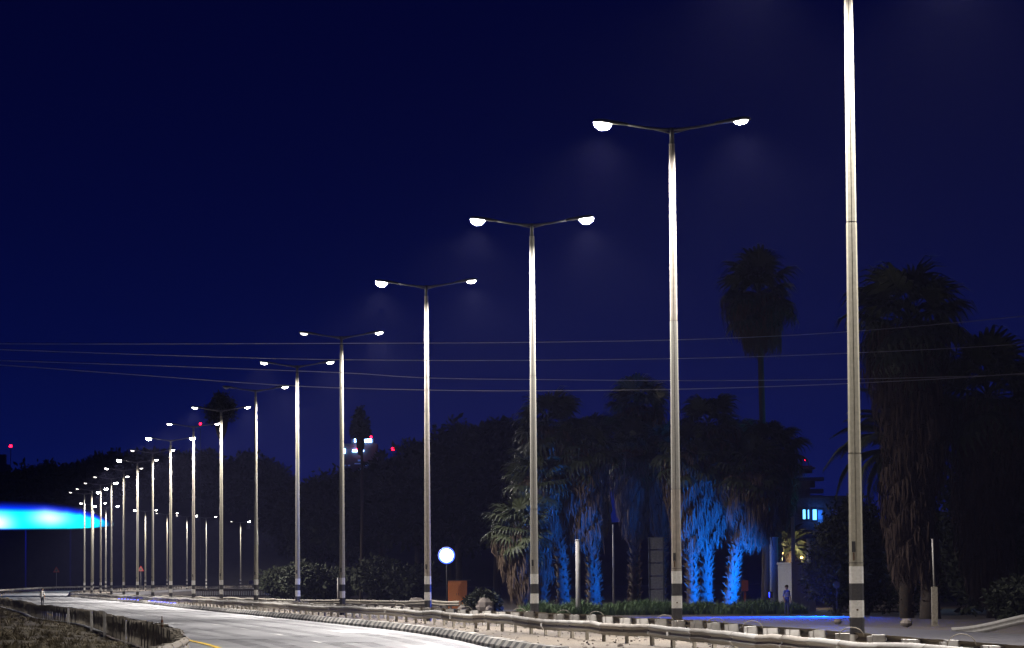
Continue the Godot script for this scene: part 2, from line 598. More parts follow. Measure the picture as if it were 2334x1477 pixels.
func lamp_post(x: float, base: float, d: float, label: String, group: String, left: int, right: int, turn := 0.0) -> Node3D:
	# left and right: 0 off, 1 dim, 2 lit, 3 lit and turned to the viewer
	var t := thing("lamp_post", V(x, base, d), label, "lamp post", group, turn)
	if pole_mesh.is_empty():
		var oct := 0.0
		var st := stnew()
		var rad := func(h): return lerpf(.183, .098, h / 17.3)
		shaft(st, [[0, .183], [5.17, rad.call(5.17)]])
		pole_mesh.lower = done(st)
		st = stnew()
		shaft(st, [[5.17, rad.call(5.17) - .008], [5.2, rad.call(5.2) - .008], [5.2, rad.call(5.2) - .003], [10.87, rad.call(10.87)]])
		pole_mesh.middle = done(st)
		st = stnew()
		shaft(st, [[10.87, rad.call(10.87) - .012], [10.9, rad.call(10.9) - .012], [10.9, rad.call(10.9) - .005], [16.9, rad.call(16.9)], [16.9, .02]])
		pole_mesh.upper = done(st)
		st = stnew(true)
		lathe(st, [[16.85, .085, .085], [17.45, .07, .07]], 12)
		pole_mesh.cap = done(st)
		for k in 6:
			var h1 := 2.42 - .415 * k
			var h0 := maxf(h1 - .415, .02)
			st = stnew()
			lathe(st, [[h0, rad.call(h0) + .004, rad.call(h0) + .004], [h1, rad.call(h1) + .004, rad.call(h1) + .004]], 8, oct)
			pole_mesh["band%d" % k] = done(st)
		st = stnew(true)
		for s in [-1.0, 1.0]:
			tube(st, [Vector3(0, 17.38, 0), Vector3(.35 * s, 17.4, 0), Vector3(.8 * s, 17.45, 0), Vector3(1.5 * s, 17.56, 0)], [.05, .05, .045, .04], 8)
			tube(st, [Vector3(0, 17.25, 0), Vector3(.3 * s, 17.33, 0), Vector3(.6 * s, 17.4, 0)], [.035, .03, .025], 6)
		pole_mesh.arm = done(st)
		# head, along +x from its socket, and its glass bowl
		st = stnew(true)
		var rings := []
		for r in [[0, .05, .05, .0], [.06, .075, .07, .0], [.25, .10, .085, .01], [.5, .15, .10, .02], [.8, .18, .11, .03], [1.05, .165, .10, .035], [1.2, .11, .075, .03], [1.25, .03, .03, .02]]:
			var ring := []
			for k in 14:
				var a := TAU * k / 14
				var yy: float = sin(a) * r[2]
				if yy < 0:
					yy *= .45
				ring.append(Vector3(r[0], r[3] + yy, cos(a) * r[1]))
			rings.append(ring)
		for i in rings.size() - 1:
			for k in 14:
				quad(st, rings[i][k], rings[i][(k + 1) % 14], rings[i + 1][(k + 1) % 14], rings[i + 1][k])
		pole_mesh.head = done(st)
		for deep in [.13, .25]:
			st = stnew(true)
			var rows := []
			for i in 7:
				var a := PI / 2 * i / 6.0
				var big := 1.0 if deep < .15 else 1.28
				rows.append([-deep * sin(a), .24 * cos(a) * big + .002, .135 * cos(a) * big + .002])
			rows.reverse()
			lathe(st, rows, 18, 0, Vector3(.9, -.005, 0))
			pole_mesh["bowl" if deep < .15 else "deep_bowl"] = done(st)
		st = stnew()
		box(st, Vector3.ZERO, Vector3(.09, .26, .012))
		pole_mesh.hatch = done(st)
	t.rotation.z = rnd(-.0018, .0018)
	var tone: Material = [M.concrete, M.concrete_pink, M.concrete, M.concrete_grey][rng.randi() % 4]
	put("lower_shaft", pole_mesh.lower, tone, t)
	put("middle_shaft", pole_mesh.middle, tone if rng.randf() < .6 else M.concrete_grey, t)
	put("upper_shaft", pole_mesh.upper, tone, t)
	put("top_sleeve", pole_mesh.cap, M.lamp_metal, t)
	for k in 6:
		put("white_band" if k % 2 == 0 else "black_band", pole_mesh["band%d" % k], M.band_white if k % 2 == 0 else M.band_black, t)
	put("hatch", pole_mesh.hatch, M.dark_metal, t, Vector3(-.065, 2.9, .148), Basis(Vector3.UP, -PI / 8))
	put("cross_arm", pole_mesh.arm, M.lamp_metal, t)
	for s in [-1.0, 1.0]:
		var how: int = left if s < 0 else right
		var b := Basis(Vector3.UP, PI if s < 0 else 0.0) * Basis(Vector3.BACK, .11)
		if how == 3:
			b = Basis(Vector3.UP, 0.12 * s) * b * Basis(Vector3.RIGHT, .1 * s)
		var at := Vector3(1.45 * s, 17.56, 0)
		var h := put("lamp_head", pole_mesh.head, M.lamp_metal, t, at, b)
		put("lamp_glass", pole_mesh.deep_bowl if how == 3 else pole_mesh.bowl, [M.lamp_off, M.lamp_dim, M.lamp_white, M.lamp_bright][how], h)
		if how > 0:
			var g := at + b * Vector3(.9, -.29, 0)
			spot(g, Vector3(.10 * s, -1, 0), LAMP_WHITE, LAMP_ENERGY * [0, .12, 1.0, 1.15][how], 77.0, .9, .12, t)
	return t

func build_lamp_posts() -> void:
	var nth := ["", "nearest", "second", "third", "fourth", "fifth", "sixth", "seventh", "eighth", "ninth", "tenth", "eleventh", "twelfth", "thirteenth", "fourteenth", "fifteenth", "sixteenth", "seventeenth"]
	var near := [[8.39, 91.5, 2, 2], [5.49, 125.9, 3, 2], [.88, 159.5, 3, 3], [-4.43, 192.6, 3, 2], [-10.65, 232.1, 1, 2], [-15.2, 263, 2, 2], [-20.4, 295.9, 0, 2], [-25.8, 329.7, 2, 2], [-31.1, 363, 2, 2], [-36.5, 397.8, 3, 3], [-41.95, 434.3, 1, 2], [-47.1, 467.9, 3, 2], [-52.3, 501.4, 2, 1], [-58.15, 540.1, 1, 2], [-63.3, 572.7, 1, 3], [-68.5, 606.6, 1, 3], [-72.3, 629.5, 1, 3]]
	var say := {1: "tall striped lamp post nearest the camera, its lamps above the picture", 2: "second nearest striped lamp post, topped by the largest lamp glare", 3: "third nearest striped lamp post with both lamps blazing", 4: "fourth nearest striped lamp post, just left of the blue floodlight", 5: "fifth nearest lamp post whose left lamp is almost dark", 6: "sixth nearest lamp post with two equal oval lamps", 7: "seventh nearest lamp post with a dead left lamp"}
	for i in near.size():
		var p: Array = near[i]
		var post := lamp_post(p[0], 0.0, p[1], say.get(i + 1, "%s nearest lamp post of the long row along the median" % nth[i + 1]), "lamp posts along the median", p[2], p[3], atan(slope(POLE, p[1])) * .35)
		if i < 2:
			var st := stnew()
			box(st, Vector3(.005, 1.36, .176), Vector3(.05, .045, .016), Basis(Vector3.BACK, .3))
			obj("rust_stain", st, M.rust, post)
			st = stnew()
			box(st, Vector3(-.065, 2.66, .15), Vector3(.035, .2, .012), Basis(Vector3.UP, -PI / 8))
			obj("rust_streak", st, M.rust, post)
			st = stnew(true)
			lathe(st, [[2.5, .188, .188], [2.512, .188, .188]], 16, 0, Vector3.ZERO, false)
			obj("wire_tie", st, M.dark_metal, post)
	# one more stands beside the camera, outside the picture, and lights the foreground
	lamp_post(11.9, 0, 57.5, "lamp post beside the viewer, outside the right edge", "lamp posts along the median", 2, 2)
	var far := [[-81.6, 724.9, 2, 2], [-82.9, 759.6, 3, 3], [-80.4, 816, 3, 2], [-79.8, 860.2, 1, 2], [-78.3, 895.3, 1, 2], [-75.3, 915.4, 1, 2], [-72, 984.8, 1, 3], [-71.4, 1042.3, 0, 2]]
	for i in far.size():
		var p: Array = far[i]
		lamp_post(p[0], gy(p[1]), p[1], "small distant lamp post past the bend, %s from the left of the far row" % ["first", "second", "third", "fourth", "fifth", "sixth", "seventh", "eighth"][i], "distant lamp posts past the bend", p[2], p[3])


# ------------------------------------------------------------------ guardrails
func guardrail(called: String, pts: Array, side: float, label: String, m: Material, post_m: Material, top := .75, wob := .05, spacer := 0.0, every := 4.0, post_w := .2, noise_seed := 1, most := 290) -> Node3D:
	# pts: Vector2(x, depth) spaced evenly, one per post; side: +1 the beam faces right of the direction of travel, -1 left
	var t := thing(called, V(pts[0].x, gy(pts[0].y), pts[0].y), label, "guardrail")
	var o := t.position
	var n := FastNoiseLite.new()
	n.seed = noise_seed
	n.frequency = 0.055
	var prof := [Vector2(0, .0), Vector2(.025, .035), Vector2(.085, .09), Vector2(.085, .14), Vector2(.02, .185), Vector2(.02, .215), Vector2(.085, .26), Vector2(.085, .31), Vector2(.03, .36), Vector2(.0, .385), Vector2(-.012, .388)]
	var P := []
	var sub := 3
	for i in (pts.size() - 1) * sub + 1:
		var k := mini(i / sub, pts.size() - 2)
		var u := i / float(sub) - k
		var p: Vector2 = pts[k].lerp(pts[k + 1], u)
		var dir: Vector2 = (pts[mini(k + 2, pts.size() - 1)] - pts[maxi(k - 1, 0)]).normalized()
		var s := (k + u) * every
		var off := n.get_noise_1d(s) * wob * 1.1
		var lift := n.get_noise_1d(s + 500.0) * wob * 1.6
		P.append([V(p.x, gy(p.y) + lift, p.y) - o, Vector3(dir.y, 0, dir.x) * side, off])
	var beams_left := []
	for i in pts.size() - 1:
		var st := stnew(true)
		for k in sub:
			var A: Array = P[i * sub + k]
			var B: Array = P[i * sub + k + 1]
			for j in prof.size() - 1:
				var q := []
				for e in [[A, prof[j]], [B, prof[j]], [B, prof[j + 1]], [A, prof[j + 1]]]:
					var lap: float = 0.012 if i % 2 else 0.0
					q.append(e[0][0] + e[0][1] * (.06 + spacer + lap + e[0][2] + e[1].x) + Vector3.UP * (top - .388 + e[1].y))
				if side > 0:
					quad(st, q[0], q[3], q[2], q[1])
				else:
					quad(st, q[0], q[1], q[2], q[3])
		obj("rail_beam", st, m if m != M.steel else [M.steel, M.steel_pale, M.steel, M.steel_stained, M.steel_pale][rng.randi() % 5], t)
	var post := stnew()
	box(post, Vector3(0, (top - .03) / 2 - .1, 0), Vector3(post_w, top - .03 + .2, .1))
	var pm := done(post)
	var sp := stnew()
	box(sp, Vector3(0, 0, .08 + spacer / 2), Vector3(post_w * 1.6, .3, spacer + .04))
	var sm := done(sp)
	var bolt := stnew()
	lathe(bolt, [[0, .03, .03], [.035, .022, .022]], 6)
	var bm := done(bolt)
	var ref := stnew()
	box(ref, Vector3.ZERO, Vector3(.02, .12, .1))
	box(ref, Vector3(0, 0, .055), Vector3(.1, .12, .012), Basis(Vector3.UP, .5))
	var sm_ref := done(ref)
	for i in pts.size():
		var A: Array = P[i * sub]
		var f: Vector3 = A[1]
		var b := Basis(Vector3.UP, atan2(f.x, f.z))
		b = b * Basis.from_euler(Vector3(rnd(-.04, .04), rnd(-.1, .1), rnd(-.03, .03)))
		var po := put("post", pm, post_m, t, A[0] + f * A[2], b)
		if spacer > 0.0:
			put("spacer", sm, post_m, po, Vector3(0, top - .16 + rnd(-.03, .03), 0))
		elif i % 7 == 3 and m == M.steel:
			put("reflector", sm_ref, M.white_paint, po, Vector3(0, top - .2, .1))
		elif pts[i].y < 190 and i < most:
			put("bolt", bm, M.bolt, po, Vector3(0, top - .19, .085), Basis(Vector3.RIGHT, PI / 2))
	return t

func build_rails() -> void:
	guardrail("guardrail", along(RAIL, 72, 1060, 4.0), -1, "long dented steel guardrail between the kerb and the lamp posts", M.steel, M.steel_old, .75, .07, 0.0, 4.0, .2, 3)
	var back := []
	for p in along(POLE, 64, 620, 4.0):
		back.append(p + Vector2(-.42, 0))
	var second := guardrail("guardrail", back, 1, "second guardrail seen from behind, pale spacer blocks at the foot of the lamp posts", M.steel_old, M.steel, .8, .04, .26, 4.0, .22, 4)
	for i in 16:
		var c: Vector2 = back[mini(3 + i * 3 + rng.randi() % 2, back.size() - 2)]
		var pts := []
		var rad := []
		for k in 9:
			var a := PI * k / 8.0
			pts.append(V(c.x + .3 * cos(a) - .25, .72 + .24 * sin(a), c.y + 1.6) - second.position)
			rad.append(.012)
		var st0 := stnew(true)
		tube(st0, pts, rad, 5)
		obj("wire_hoop", st0, M.steel_old, second)
	var l := []
	for p in along(LRAIL, 72, 600, 2.0):
		l.append(p)
	guardrail("guardrail", l, 1, "left guardrail seen from behind, a close row of weathered posts above the grass", M.steel_old, M.steel_old, .82, .05, .14, 2.0, .33, 5)
	var o := []
	for p in along(EDGE, 640, 1090, 4.0):
		o.append(p + Vector2(-1.4, 0))
	guardrail("guardrail", o, 1, "thin distant guardrail around the outside of the bend, left edge", M.steel, M.steel_old, .95, .03, 0.0, 4.0, .14, 7)
	# far side of the other carriageway
	var T := [[262, -3.5], [285, -8.6], [304, -15.5], [335, -22.0], [395, -32.5], [470, -44.5]]
	guardrail("guardrail", along(T, 263, 465, 4.0), -1, "wavy guardrail across the far carriageway, left of the orange cabinet", M.steel_old, M.steel_old, .75, .08, 0.0, 4.0, .16, 8)
	# sloping end at the right edge
	var r := []
	for i in 9:
		r.append(Vector2(17.7 + 2.0 * i, 151.5 - .22 * i * i * .6))
	var t := guardrail("guardrail", r.slice(2), -1, "guardrail at the right edge rising from a sunken end", M.steel, M.steel_old, .8, .02, 0.0, 2.0, .16, 9)
	var st := stnew(true)
	var prof := [Vector2(0, .0), Vector2(.085, .09), Vector2(.085, .14), Vector2(.02, .2), Vector2(.085, .26), Vector2(.085, .31), Vector2(.0, .388)]
	var row := []
	for i in 13:
		var u := i / 12.0
		var p: Vector2 = r[0].lerp(r[2], u)
		var y := lerpf(-.25, .412, smoothstep(0.0, 1.05, u))
		var ring := []
		for q in prof:
			ring.append(V(p.x, y + q.y, p.y) - t.position + Vector3(0, 0, .06 + q.x))
		row.append(ring)
	for i in 12:
		for j in prof.size() - 1:
			quad(st, row[i][j], row[i][j + 1], row[i + 1][j + 1], row[i + 1][j])
	obj("sloping_end", st, M.steel, t)
	# low barrier with white posts, far away
	var c := thing("low_barrier", V(-56.5, gy(665), 665), "distant low barrier with a close row of white posts", "barrier")
	st = stnew()
	box(st, Vector3(6.9, .95, 0), Vector3(14.6, .42, .15), Basis(Vector3.UP, -.05))
	obj("top_beam", st, M.steel_old, c)
	st = stnew()
	box(st, Vector3(0, .37, 0), Vector3(.2, .74, .16))
	var pm := done(st)
	for i in 36:
		put("post", pm, M.white_paint, c, Vector3(.1 + .4 * i, 0, -.05 * .0 + .02 * i * .4))


# ------------------------------------------------------------------ buildings and lights far away
func window(parent: Node, at: Vector3, w: float, h: float, m: Material, label := "") -> void:
	var st := stnew()
	box(st, Vector3.ZERO, Vector3(w, h, .06))
	var o := obj("window", st, m, parent, at)
	if label:
		o.set_meta("label", label)
	st = stnew()
	for s in [-1.0, 1.0]:
		box(st, Vector3(s * (w / 2 + .06), 0, .03), Vector3(.12, h + .24, .14))
		box(st, Vector3(0, s * (h / 2 + .06), .03), Vector3(w, .12, .14))
	obj("frame", st, M.plaster, o)

func red_beacon(at: Vector3, r: float, label: String, mast: float, e := 1.0) -> void:
	var t := thing("beacon_light", at, label, "warning light", "red warning lights")
	var st := stnew()
	tube(st, [Vector3(0, -mast, 0), Vector3(0, 0, 0)], [r * .25, r * .2], 6)
	obj("mast", st, M.dark_metal, t)
	st = stnew(true)
	lathe(st, [[-r * .2, r * .6, r * .6], [r * .3, r, r], [r, r * .9, r * .9], [r * 1.6, r * .4, r * .4]], 12)
	obj("lamp_glass", st, M.red_light, t)
	omni(Vector3(0, r * .6, 0), Color(1, .05, .15), 120.0 * e, r * .5, t)

func build_buildings() -> void:
	var st: SurfaceTool
	# tower with lit signs
	var t := thing("office_tower", V(-61.5, 0, 1500), "distant dark tower carrying bright white signs", "building")
	st = stnew()
	box(st, Vector3(0, 29, -8), Vector3(13.5, 58, 16))
	obj("wall", st, M.tower_wall, t)
	st = stnew()
	box(st, Vector3(3.5, 48.3, .35), Vector3(7.5, .5, .7))
	box(st, Vector3(1.0, 59, -6), Vector3(9, 2, 9))
	obj("roof_ledge", st, M.tower_wall, t)
	for s in [[-1.1, 59.4, 2.3, 1.4], [3.1, 59.3, 3.4, 1.4], [-6.6, 55.2, 1.4, 1.9], [-2.1, 55.3, 1.8, 1.0], [-.2, 55.3, 2.1, 1.0], [1.4, 55.3, .4, .7]]:
		st = stnew()
		box(st, Vector3(s[0], s[1] - .2, .5), Vector3(s[2], s[3], .5))
		obj("sign_light", st, M.sign_white, t)
	for s in [[-.2, 51.8, 1.3, .7], [-1.0, 50.5, 2.4, .4], [.0, 48.2, 1.0, .6], [2.7, 50.0, 1.4, .9], [-5.9, 49.8, .6, .5], [-4.4, 49.8, .9, .5]]:
		window(t, Vector3(s[0], s[1] - .6, .03), s[2], s[3], M.window_cyan)
	red_beacon(V(-56.9, 60.3, 1498), .4, "small red light on the roof of the tower with white signs", 3.0, .5)
	red_beacon(V(-62.4, 55.4, 1498.5), .5, "red light beside the lower white sign on the tower", 2.0, .8)
	red_beacon(V(-48.2, 55.3, 1500), .65, "brightest red light, right of the tower with white signs", 40.0, 2.0)
	red_beacon(V(-202, 57.5, 1500), .6, "lone red light high at the far left edge", 22.0, 1.2)
	red_beacon(V(-67.0, 36.2, 800), .25, "red light beside the lamps of the eighth lamp post", 30.0, .3)
	red_beacon(V(-95.5, 45.5, 1500), .22, "faint red light above the trees left of centre", 20.0, .03)
	red_beacon(V(117.5, 50.0, 1500), .3, "tiny red light on the pale stepped building", 3.0, .1)
	# stepped pale tower at right
	t = thing("stepped_building", V(119.5, 0, 1500), "far pale stepped tower with a red light, right of centre", "building")
	st = stnew()
	box(st, Vector3(0, 18, -6), Vector3(10, 36, 12))
	box(st, Vector3(-1.5, 41.2, -6), Vector3(7, 4, 9))
	box(st, Vector3(-1.5, 46.5, -6), Vector3(5, 3, 7))
	obj("wall", st, M.tower_wall, t)
	for s in [[0, 39, 10.5, 1.6], [0.6, 43.8, 9.8, 1.3], [-1.5, 48.2, 7, .8]]:
		st = stnew()
		box(st, Vector3(s[0], s[1] - 1.3, -5), Vector3(s[2], s[3], 11.5))
		obj("ledge", st, M.cabin_white, t)
	# house with lit windows
	t = thing("apartment_house", V(34.4, 0, 420), "flat roofed house with blue lit windows behind the palms", "building")
	st = stnew()
	box(st, Vector3(0, 5.6, -5), Vector3(9.6, 11.2, 10))
	obj("wall", st, M.plaster, t)
	st = stnew()
	box(st, Vector3(0, 11.35, -4.9), Vector3(10.1, .3, 10.4))
	obj("roof", st, M.plaster, t)
	st = stnew()
	box(st, Vector3(-2.0, 12.4, -5), Vector3(2.6, 1.8, 3))
	obj("roof_room", st, M.plaster, t)
	window(t, Vector3(-1.68, 9.45, .03), .3, 1.05, M.window_blue)
	window(t, Vector3(-1.2, 9.45, .03), .14, 1.0, M.window_blue)
	window(t, Vector3(-.5, 9.4, .03), .42, 1.15, M.window_blue)
	window(t, Vector3(.12, 9.1, .03), .5, 1.6, M.window_cyan)
	window(t, Vector3(1.7, 9.5, .03), .5, 1.0, M.window_dim)
	window(t, Vector3(2.15, 6.75, .03), .65, 1.1, M.window_dim)
	window(t, Vector3(-.9, 5.9, .03), .22, .5, M.window_blue)
	st = stnew()
	box(st, Vector3(1.6, 7.9, .6), Vector3(3.6, .18, 1.2))
	for k in 7:
		box(st, Vector3(-.1 + .57 * k, 8.35, 1.15), Vector3(.04, .8, .04))
	box(st, Vector3(1.6, 8.78, 1.15), Vector3(3.6, .06, .06))
	obj("balcony", st, M.plaster, t)
	omni(Vector3(-.3, 9.4, .6), Color(.15, .45, 1), 1.0, .2, t)
	# buildings in the left trees
	t = thing("hillside_house", V(-204, 0, 1480), "dim grey house roof among the trees at far left", "building")
	st = stnew()
	box(st, Vector3(0, 25, -5), Vector3(6.5, 50, 9))
	box(st, Vector3(1.0, 52, -5), Vector3(2.4, 4, 3))
	obj("wall", st, M.tower_wall, t)
	# made-up wedge panel imitating the blue light trail of a moving vehicle
	t = thing("trail_stand_in", V(-123, 0, 1000), "long bright blue streak of light tapering to a point at left edge", "light")
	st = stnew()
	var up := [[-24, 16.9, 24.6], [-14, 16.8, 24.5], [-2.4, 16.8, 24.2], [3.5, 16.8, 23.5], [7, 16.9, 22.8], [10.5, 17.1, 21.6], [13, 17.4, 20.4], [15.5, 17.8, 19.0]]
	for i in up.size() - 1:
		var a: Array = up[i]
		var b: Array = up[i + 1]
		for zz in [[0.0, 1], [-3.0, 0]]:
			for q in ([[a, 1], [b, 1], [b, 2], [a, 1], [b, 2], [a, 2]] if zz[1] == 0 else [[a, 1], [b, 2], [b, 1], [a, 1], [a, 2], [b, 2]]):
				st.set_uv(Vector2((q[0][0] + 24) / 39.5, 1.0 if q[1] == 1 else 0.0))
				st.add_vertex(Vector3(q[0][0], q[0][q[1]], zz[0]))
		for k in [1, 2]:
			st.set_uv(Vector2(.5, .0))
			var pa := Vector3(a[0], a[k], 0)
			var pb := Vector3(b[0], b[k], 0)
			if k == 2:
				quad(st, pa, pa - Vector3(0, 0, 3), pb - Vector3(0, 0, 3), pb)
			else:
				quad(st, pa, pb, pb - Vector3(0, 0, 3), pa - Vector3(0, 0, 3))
	var gm := mat("trail_glow", Color(.1, .1, .1), .5)
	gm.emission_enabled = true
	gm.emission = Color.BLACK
	gm.emission_texture = trail_picture()
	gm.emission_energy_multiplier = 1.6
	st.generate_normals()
	put("trail_panel", st.commit(), gm, t)
	st = stnew()
	for x in [-20.0, -8.0, 4.0]:
		box(st, Vector3(x, 8.7, -3.3), Vector3(.3, 17.4, .3))
	obj("column", st, M.dark_metal, t)  # added legs under the made-up panel
	omni(Vector3(-16, 15.0, 14.0), Color(.02, .12, 1), 500.0, .5, t)  # added lamp for the blue glow below the panel

func trail_picture() -> ImageTexture:  # glow gradient of the imitated light trail
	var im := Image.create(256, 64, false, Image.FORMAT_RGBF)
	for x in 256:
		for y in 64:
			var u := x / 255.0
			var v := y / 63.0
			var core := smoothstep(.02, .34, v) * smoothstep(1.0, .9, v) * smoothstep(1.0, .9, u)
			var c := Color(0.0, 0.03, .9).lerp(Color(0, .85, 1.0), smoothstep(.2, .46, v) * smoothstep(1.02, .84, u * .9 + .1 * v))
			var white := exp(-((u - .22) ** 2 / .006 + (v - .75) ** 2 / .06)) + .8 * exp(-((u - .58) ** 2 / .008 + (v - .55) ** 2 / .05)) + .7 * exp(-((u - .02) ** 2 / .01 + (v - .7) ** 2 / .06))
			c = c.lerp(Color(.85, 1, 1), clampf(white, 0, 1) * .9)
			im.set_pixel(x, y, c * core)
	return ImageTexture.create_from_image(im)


# ------------------------------------------------------------------ palms
var proto := {}

func fan_frond(seed_: int) -> ArrayMesh:
	var g := RandomNumberGenerator.new()
	g.seed = seed_
	var st := stnew()
	# petiole along +z, blade beyond
	tube(st, [Vector3.ZERO, Vector3(0, .06, .5), Vector3(0, .02, .95)], [.03, .022, .016], 4, false)
	var c := Vector3(0, .02, .95)
	var n := 19
	for i in n:
		var a := deg_to_rad(lerpf(-118, 118, i / float(n - 1))) + g.randf_range(-.03, .03)
		var L := lerpf(1.0, .72, absf(i - 9) / 9.0) * g.randf_range(.88, 1.08)
		var dir := Vector3(sin(a), 0, cos(a))
		var side := Vector3(cos(a), 0, -sin(a))
		var w := .075
		var fold := Vector3(0, .02 * (1 if i % 2 else -1), 0)
		var m := c + dir * L * .55 + Vector3(0, -.03, 0)
		var e := c + dir * L * .85 + Vector3(0, -.16 - g.randf() * .12, 0)
		var tip := c + dir * L * g.randf_range(.88, .98) + Vector3(0, -.42 - g.randf() * .2, 0)
		quad(st, c - side * .012, m - side * w + fold, m + side * w - fold, c + side * .012)
		quad(st, m - side * w + fold, e - side * .03, e + side * .03, m + side * w - fold)
		tri(st, e - side * .03, tip, e + side * .03)
	return done(st)

func feather_frond(seed_: int) -> ArrayMesh:
	var g := RandomNumberGenerator.new()
	g.seed = seed_
	var st := stnew()
	var pts := []
	var rad := []
	for i in 12:
		var u := i / 11.0
		pts.append(Vector3(0, 1.1 * u - 2.1 * u * u * u, 3.6 * u - .5 * u * u))
		rad.append(lerpf(.05, .008, u))
	tube(st, pts, rad, 4, false)
	for i in 70:
		var u := .12 + .88 * i / 69.0
		var p := Vector3(0, 1.1 * u - 2.1 * u * u * u, 3.6 * u - .5 * u * u)
		var t := Vector3(0, 1.1 - 6.3 * u * u, 3.6 - u).normalized()
		var L := .62 * sin(PI * clampf(u * .9 + .12, 0, 1)) + .08
		for s in [-1.0, 1.0]:
			var d := (Vector3(s, -.1 + g.randf_range(-.25, .2), 0) + t * g.randf_range(.7, 1.0)).normalized()
			var q := p + d * L * .5
			var e := p + d * L + Vector3(0, -.12 - g.randf() * .12, 0)
			tri(st, p, q + t * .025, e)
			tri(st, p, e, q - t * .025)
	return done(st)

func thatch(g: RandomNumberGenerator, top: float, bottom: float, r_top: float, r_bot: float, count: int) -> ArrayMesh:
	var st := stnew()
	for i in count:
		var u := g.randf()
		var y := lerpf(bottom + .7, top + .3, u)
		var a := g.randf_range(0, TAU)
		# tufts: dead fans hang in bunches
		var lump := .8 + .42 * sin(a * 3.0 + y * 1.3) * sin(y * 2.1 + a * 2.0) + g.randf_range(-.14, .2)
		var r: float = lerpf(r_bot, r_top, smoothstep(0.0, 1.0, u)) * lump
		var L := g.randf_range(.7, 1.5)
		var o := Vector3(cos(a), 0, sin(a))
		var s := Vector3(-sin(a), 0, cos(a)).rotated(Vector3.UP, g.randf_range(-1.1, 1.1))
		var w := g.randf_range(.02, .055)
		var p0 := o * r * .55 + Vector3(0, y + .25, 0)
		var p1 := o * r + Vector3(0, y, 0)
		var p2 := o * (r + g.randf_range(-.05, .12)) + s * g.randf_range(-.12, .12) + Vector3(0, y - L * .55, 0)
		var p3 := o * (r + g.randf_range(-.22, .1)) + s * g.randf_range(-.25, .25) + Vector3(0, y - L, 0)
		quad(st, p0 - s * w, p1 - s * w, p1 + s * w, p0 + s * w)
		quad(st, p1 - s * w, p2 - s * w * .9, p2 + s * w * .9, p1 + s * w)
		tri(st, p2 - s * w * .9, p3, p2 + s * w * .9)
	return done(st)

func fan_palm(at: Vector3, h: float, skirt: float, r: float, label: String, lean := Vector2.ZERO, seed_ := 1, fronds := 34, trunk_r := .3, size := 1.0, stubs := true, thatch_m: Material = null) -> void:
	# h: height of the crown's centre; skirt: height at which the hanging thatch ends
	if not proto.has("fan0"):
		for k in 4:
			proto["fan%d" % k] = fan_frond(40 + k)
	var g := RandomNumberGenerator.new()
	g.seed = seed_ * 97 + 5
	var t := thing("fan_palm", at, label, "palm tree", "fan palms beside the road", 0.0)
	var top := Vector3(lean.x, h, lean.y)
	var pts := []
	var rad := []
	for i in 9:
		var u := i / 8.0
		pts.append(Vector3(lean.x * u ** 1.5, h * u - .15, lean.y * u ** 1.5))
		rad.append(trunk_r * lerpf(1.15, .78, u) + .14 * exp(-u * 14.0))
	var st := stnew(true)
	tube(st, pts, rad, 12)
	obj("trunk", st, M.palm_trunk, t)
	if stubs:
		st = stnew()
		var y := .25
		var k := 0
		while y < skirt + .6:
			var u: float = (y + .15) / h
			var c := Vector3(lean.x * u ** 1.5, y, lean.y * u ** 1.5)
			for q in 3:
				var a := k * 2.4 + q * 2.1 + g.randf_range(-.3, .3)
				var o := Vector3(cos(a), 0, sin(a))
				var s := Vector3(-sin(a), 0, cos(a))
				var p := c + o * trunk_r * .9
				var e := p + o * g.randf_range(.14, .4) + Vector3(0, g.randf_range(.1, .4), 0) + s * g.randf_range(-.1, .1)
				var w := g.randf_range(.07, .12)
				quad(st, p - s * w - Vector3(0, .05, 0), e - s * w * .4, e + s * w * .4, p + s * w - Vector3(0, .05, 0))
				tri(st, p - s * w - Vector3(0, .05, 0), p + o * .02 + Vector3(0, .12, 0), e - s * w * .4)
				tri(st, p + s * w - Vector3(0, .05, 0), e + s * w * .4, p + o * .02 + Vector3(0, .12, 0))
			k += 1
			y += .085
		stuff(obj("leaf_stubs", st, M.palm_thatch, t))
	if skirt < h - .8:
		var L := h - skirt
		stuff(put("dead_leaf_skirt", thatch(g, L - .5, 0.0, r * .74, r * .42, int(420 * L)), thatch_m if thatch_m else M.palm_thatch, t, Vector3(lean.x, skirt, lean.y)))
	for i in fronds:
		var u := (i + .5) / fronds
		var el := lerpf(1.4, -.95, u ** .7) + g.randf_range(-.18, .18)
		var a := i * 2.39996 + g.randf_range(-.2, .2)
		var b := Basis(Vector3.UP, a) * Basis(Vector3.RIGHT, -el) * Basis(Vector3.BACK, g.randf_range(-.4, .4))
		put("frond", proto["fan%d" % (i % 4)], M.palm_leaf, t, top + Vector3(0, .1 - .7 * u, 0), b.scaled(Vector3.ONE * r / 1.6 * size * g.randf_range(.8, 1.2)))

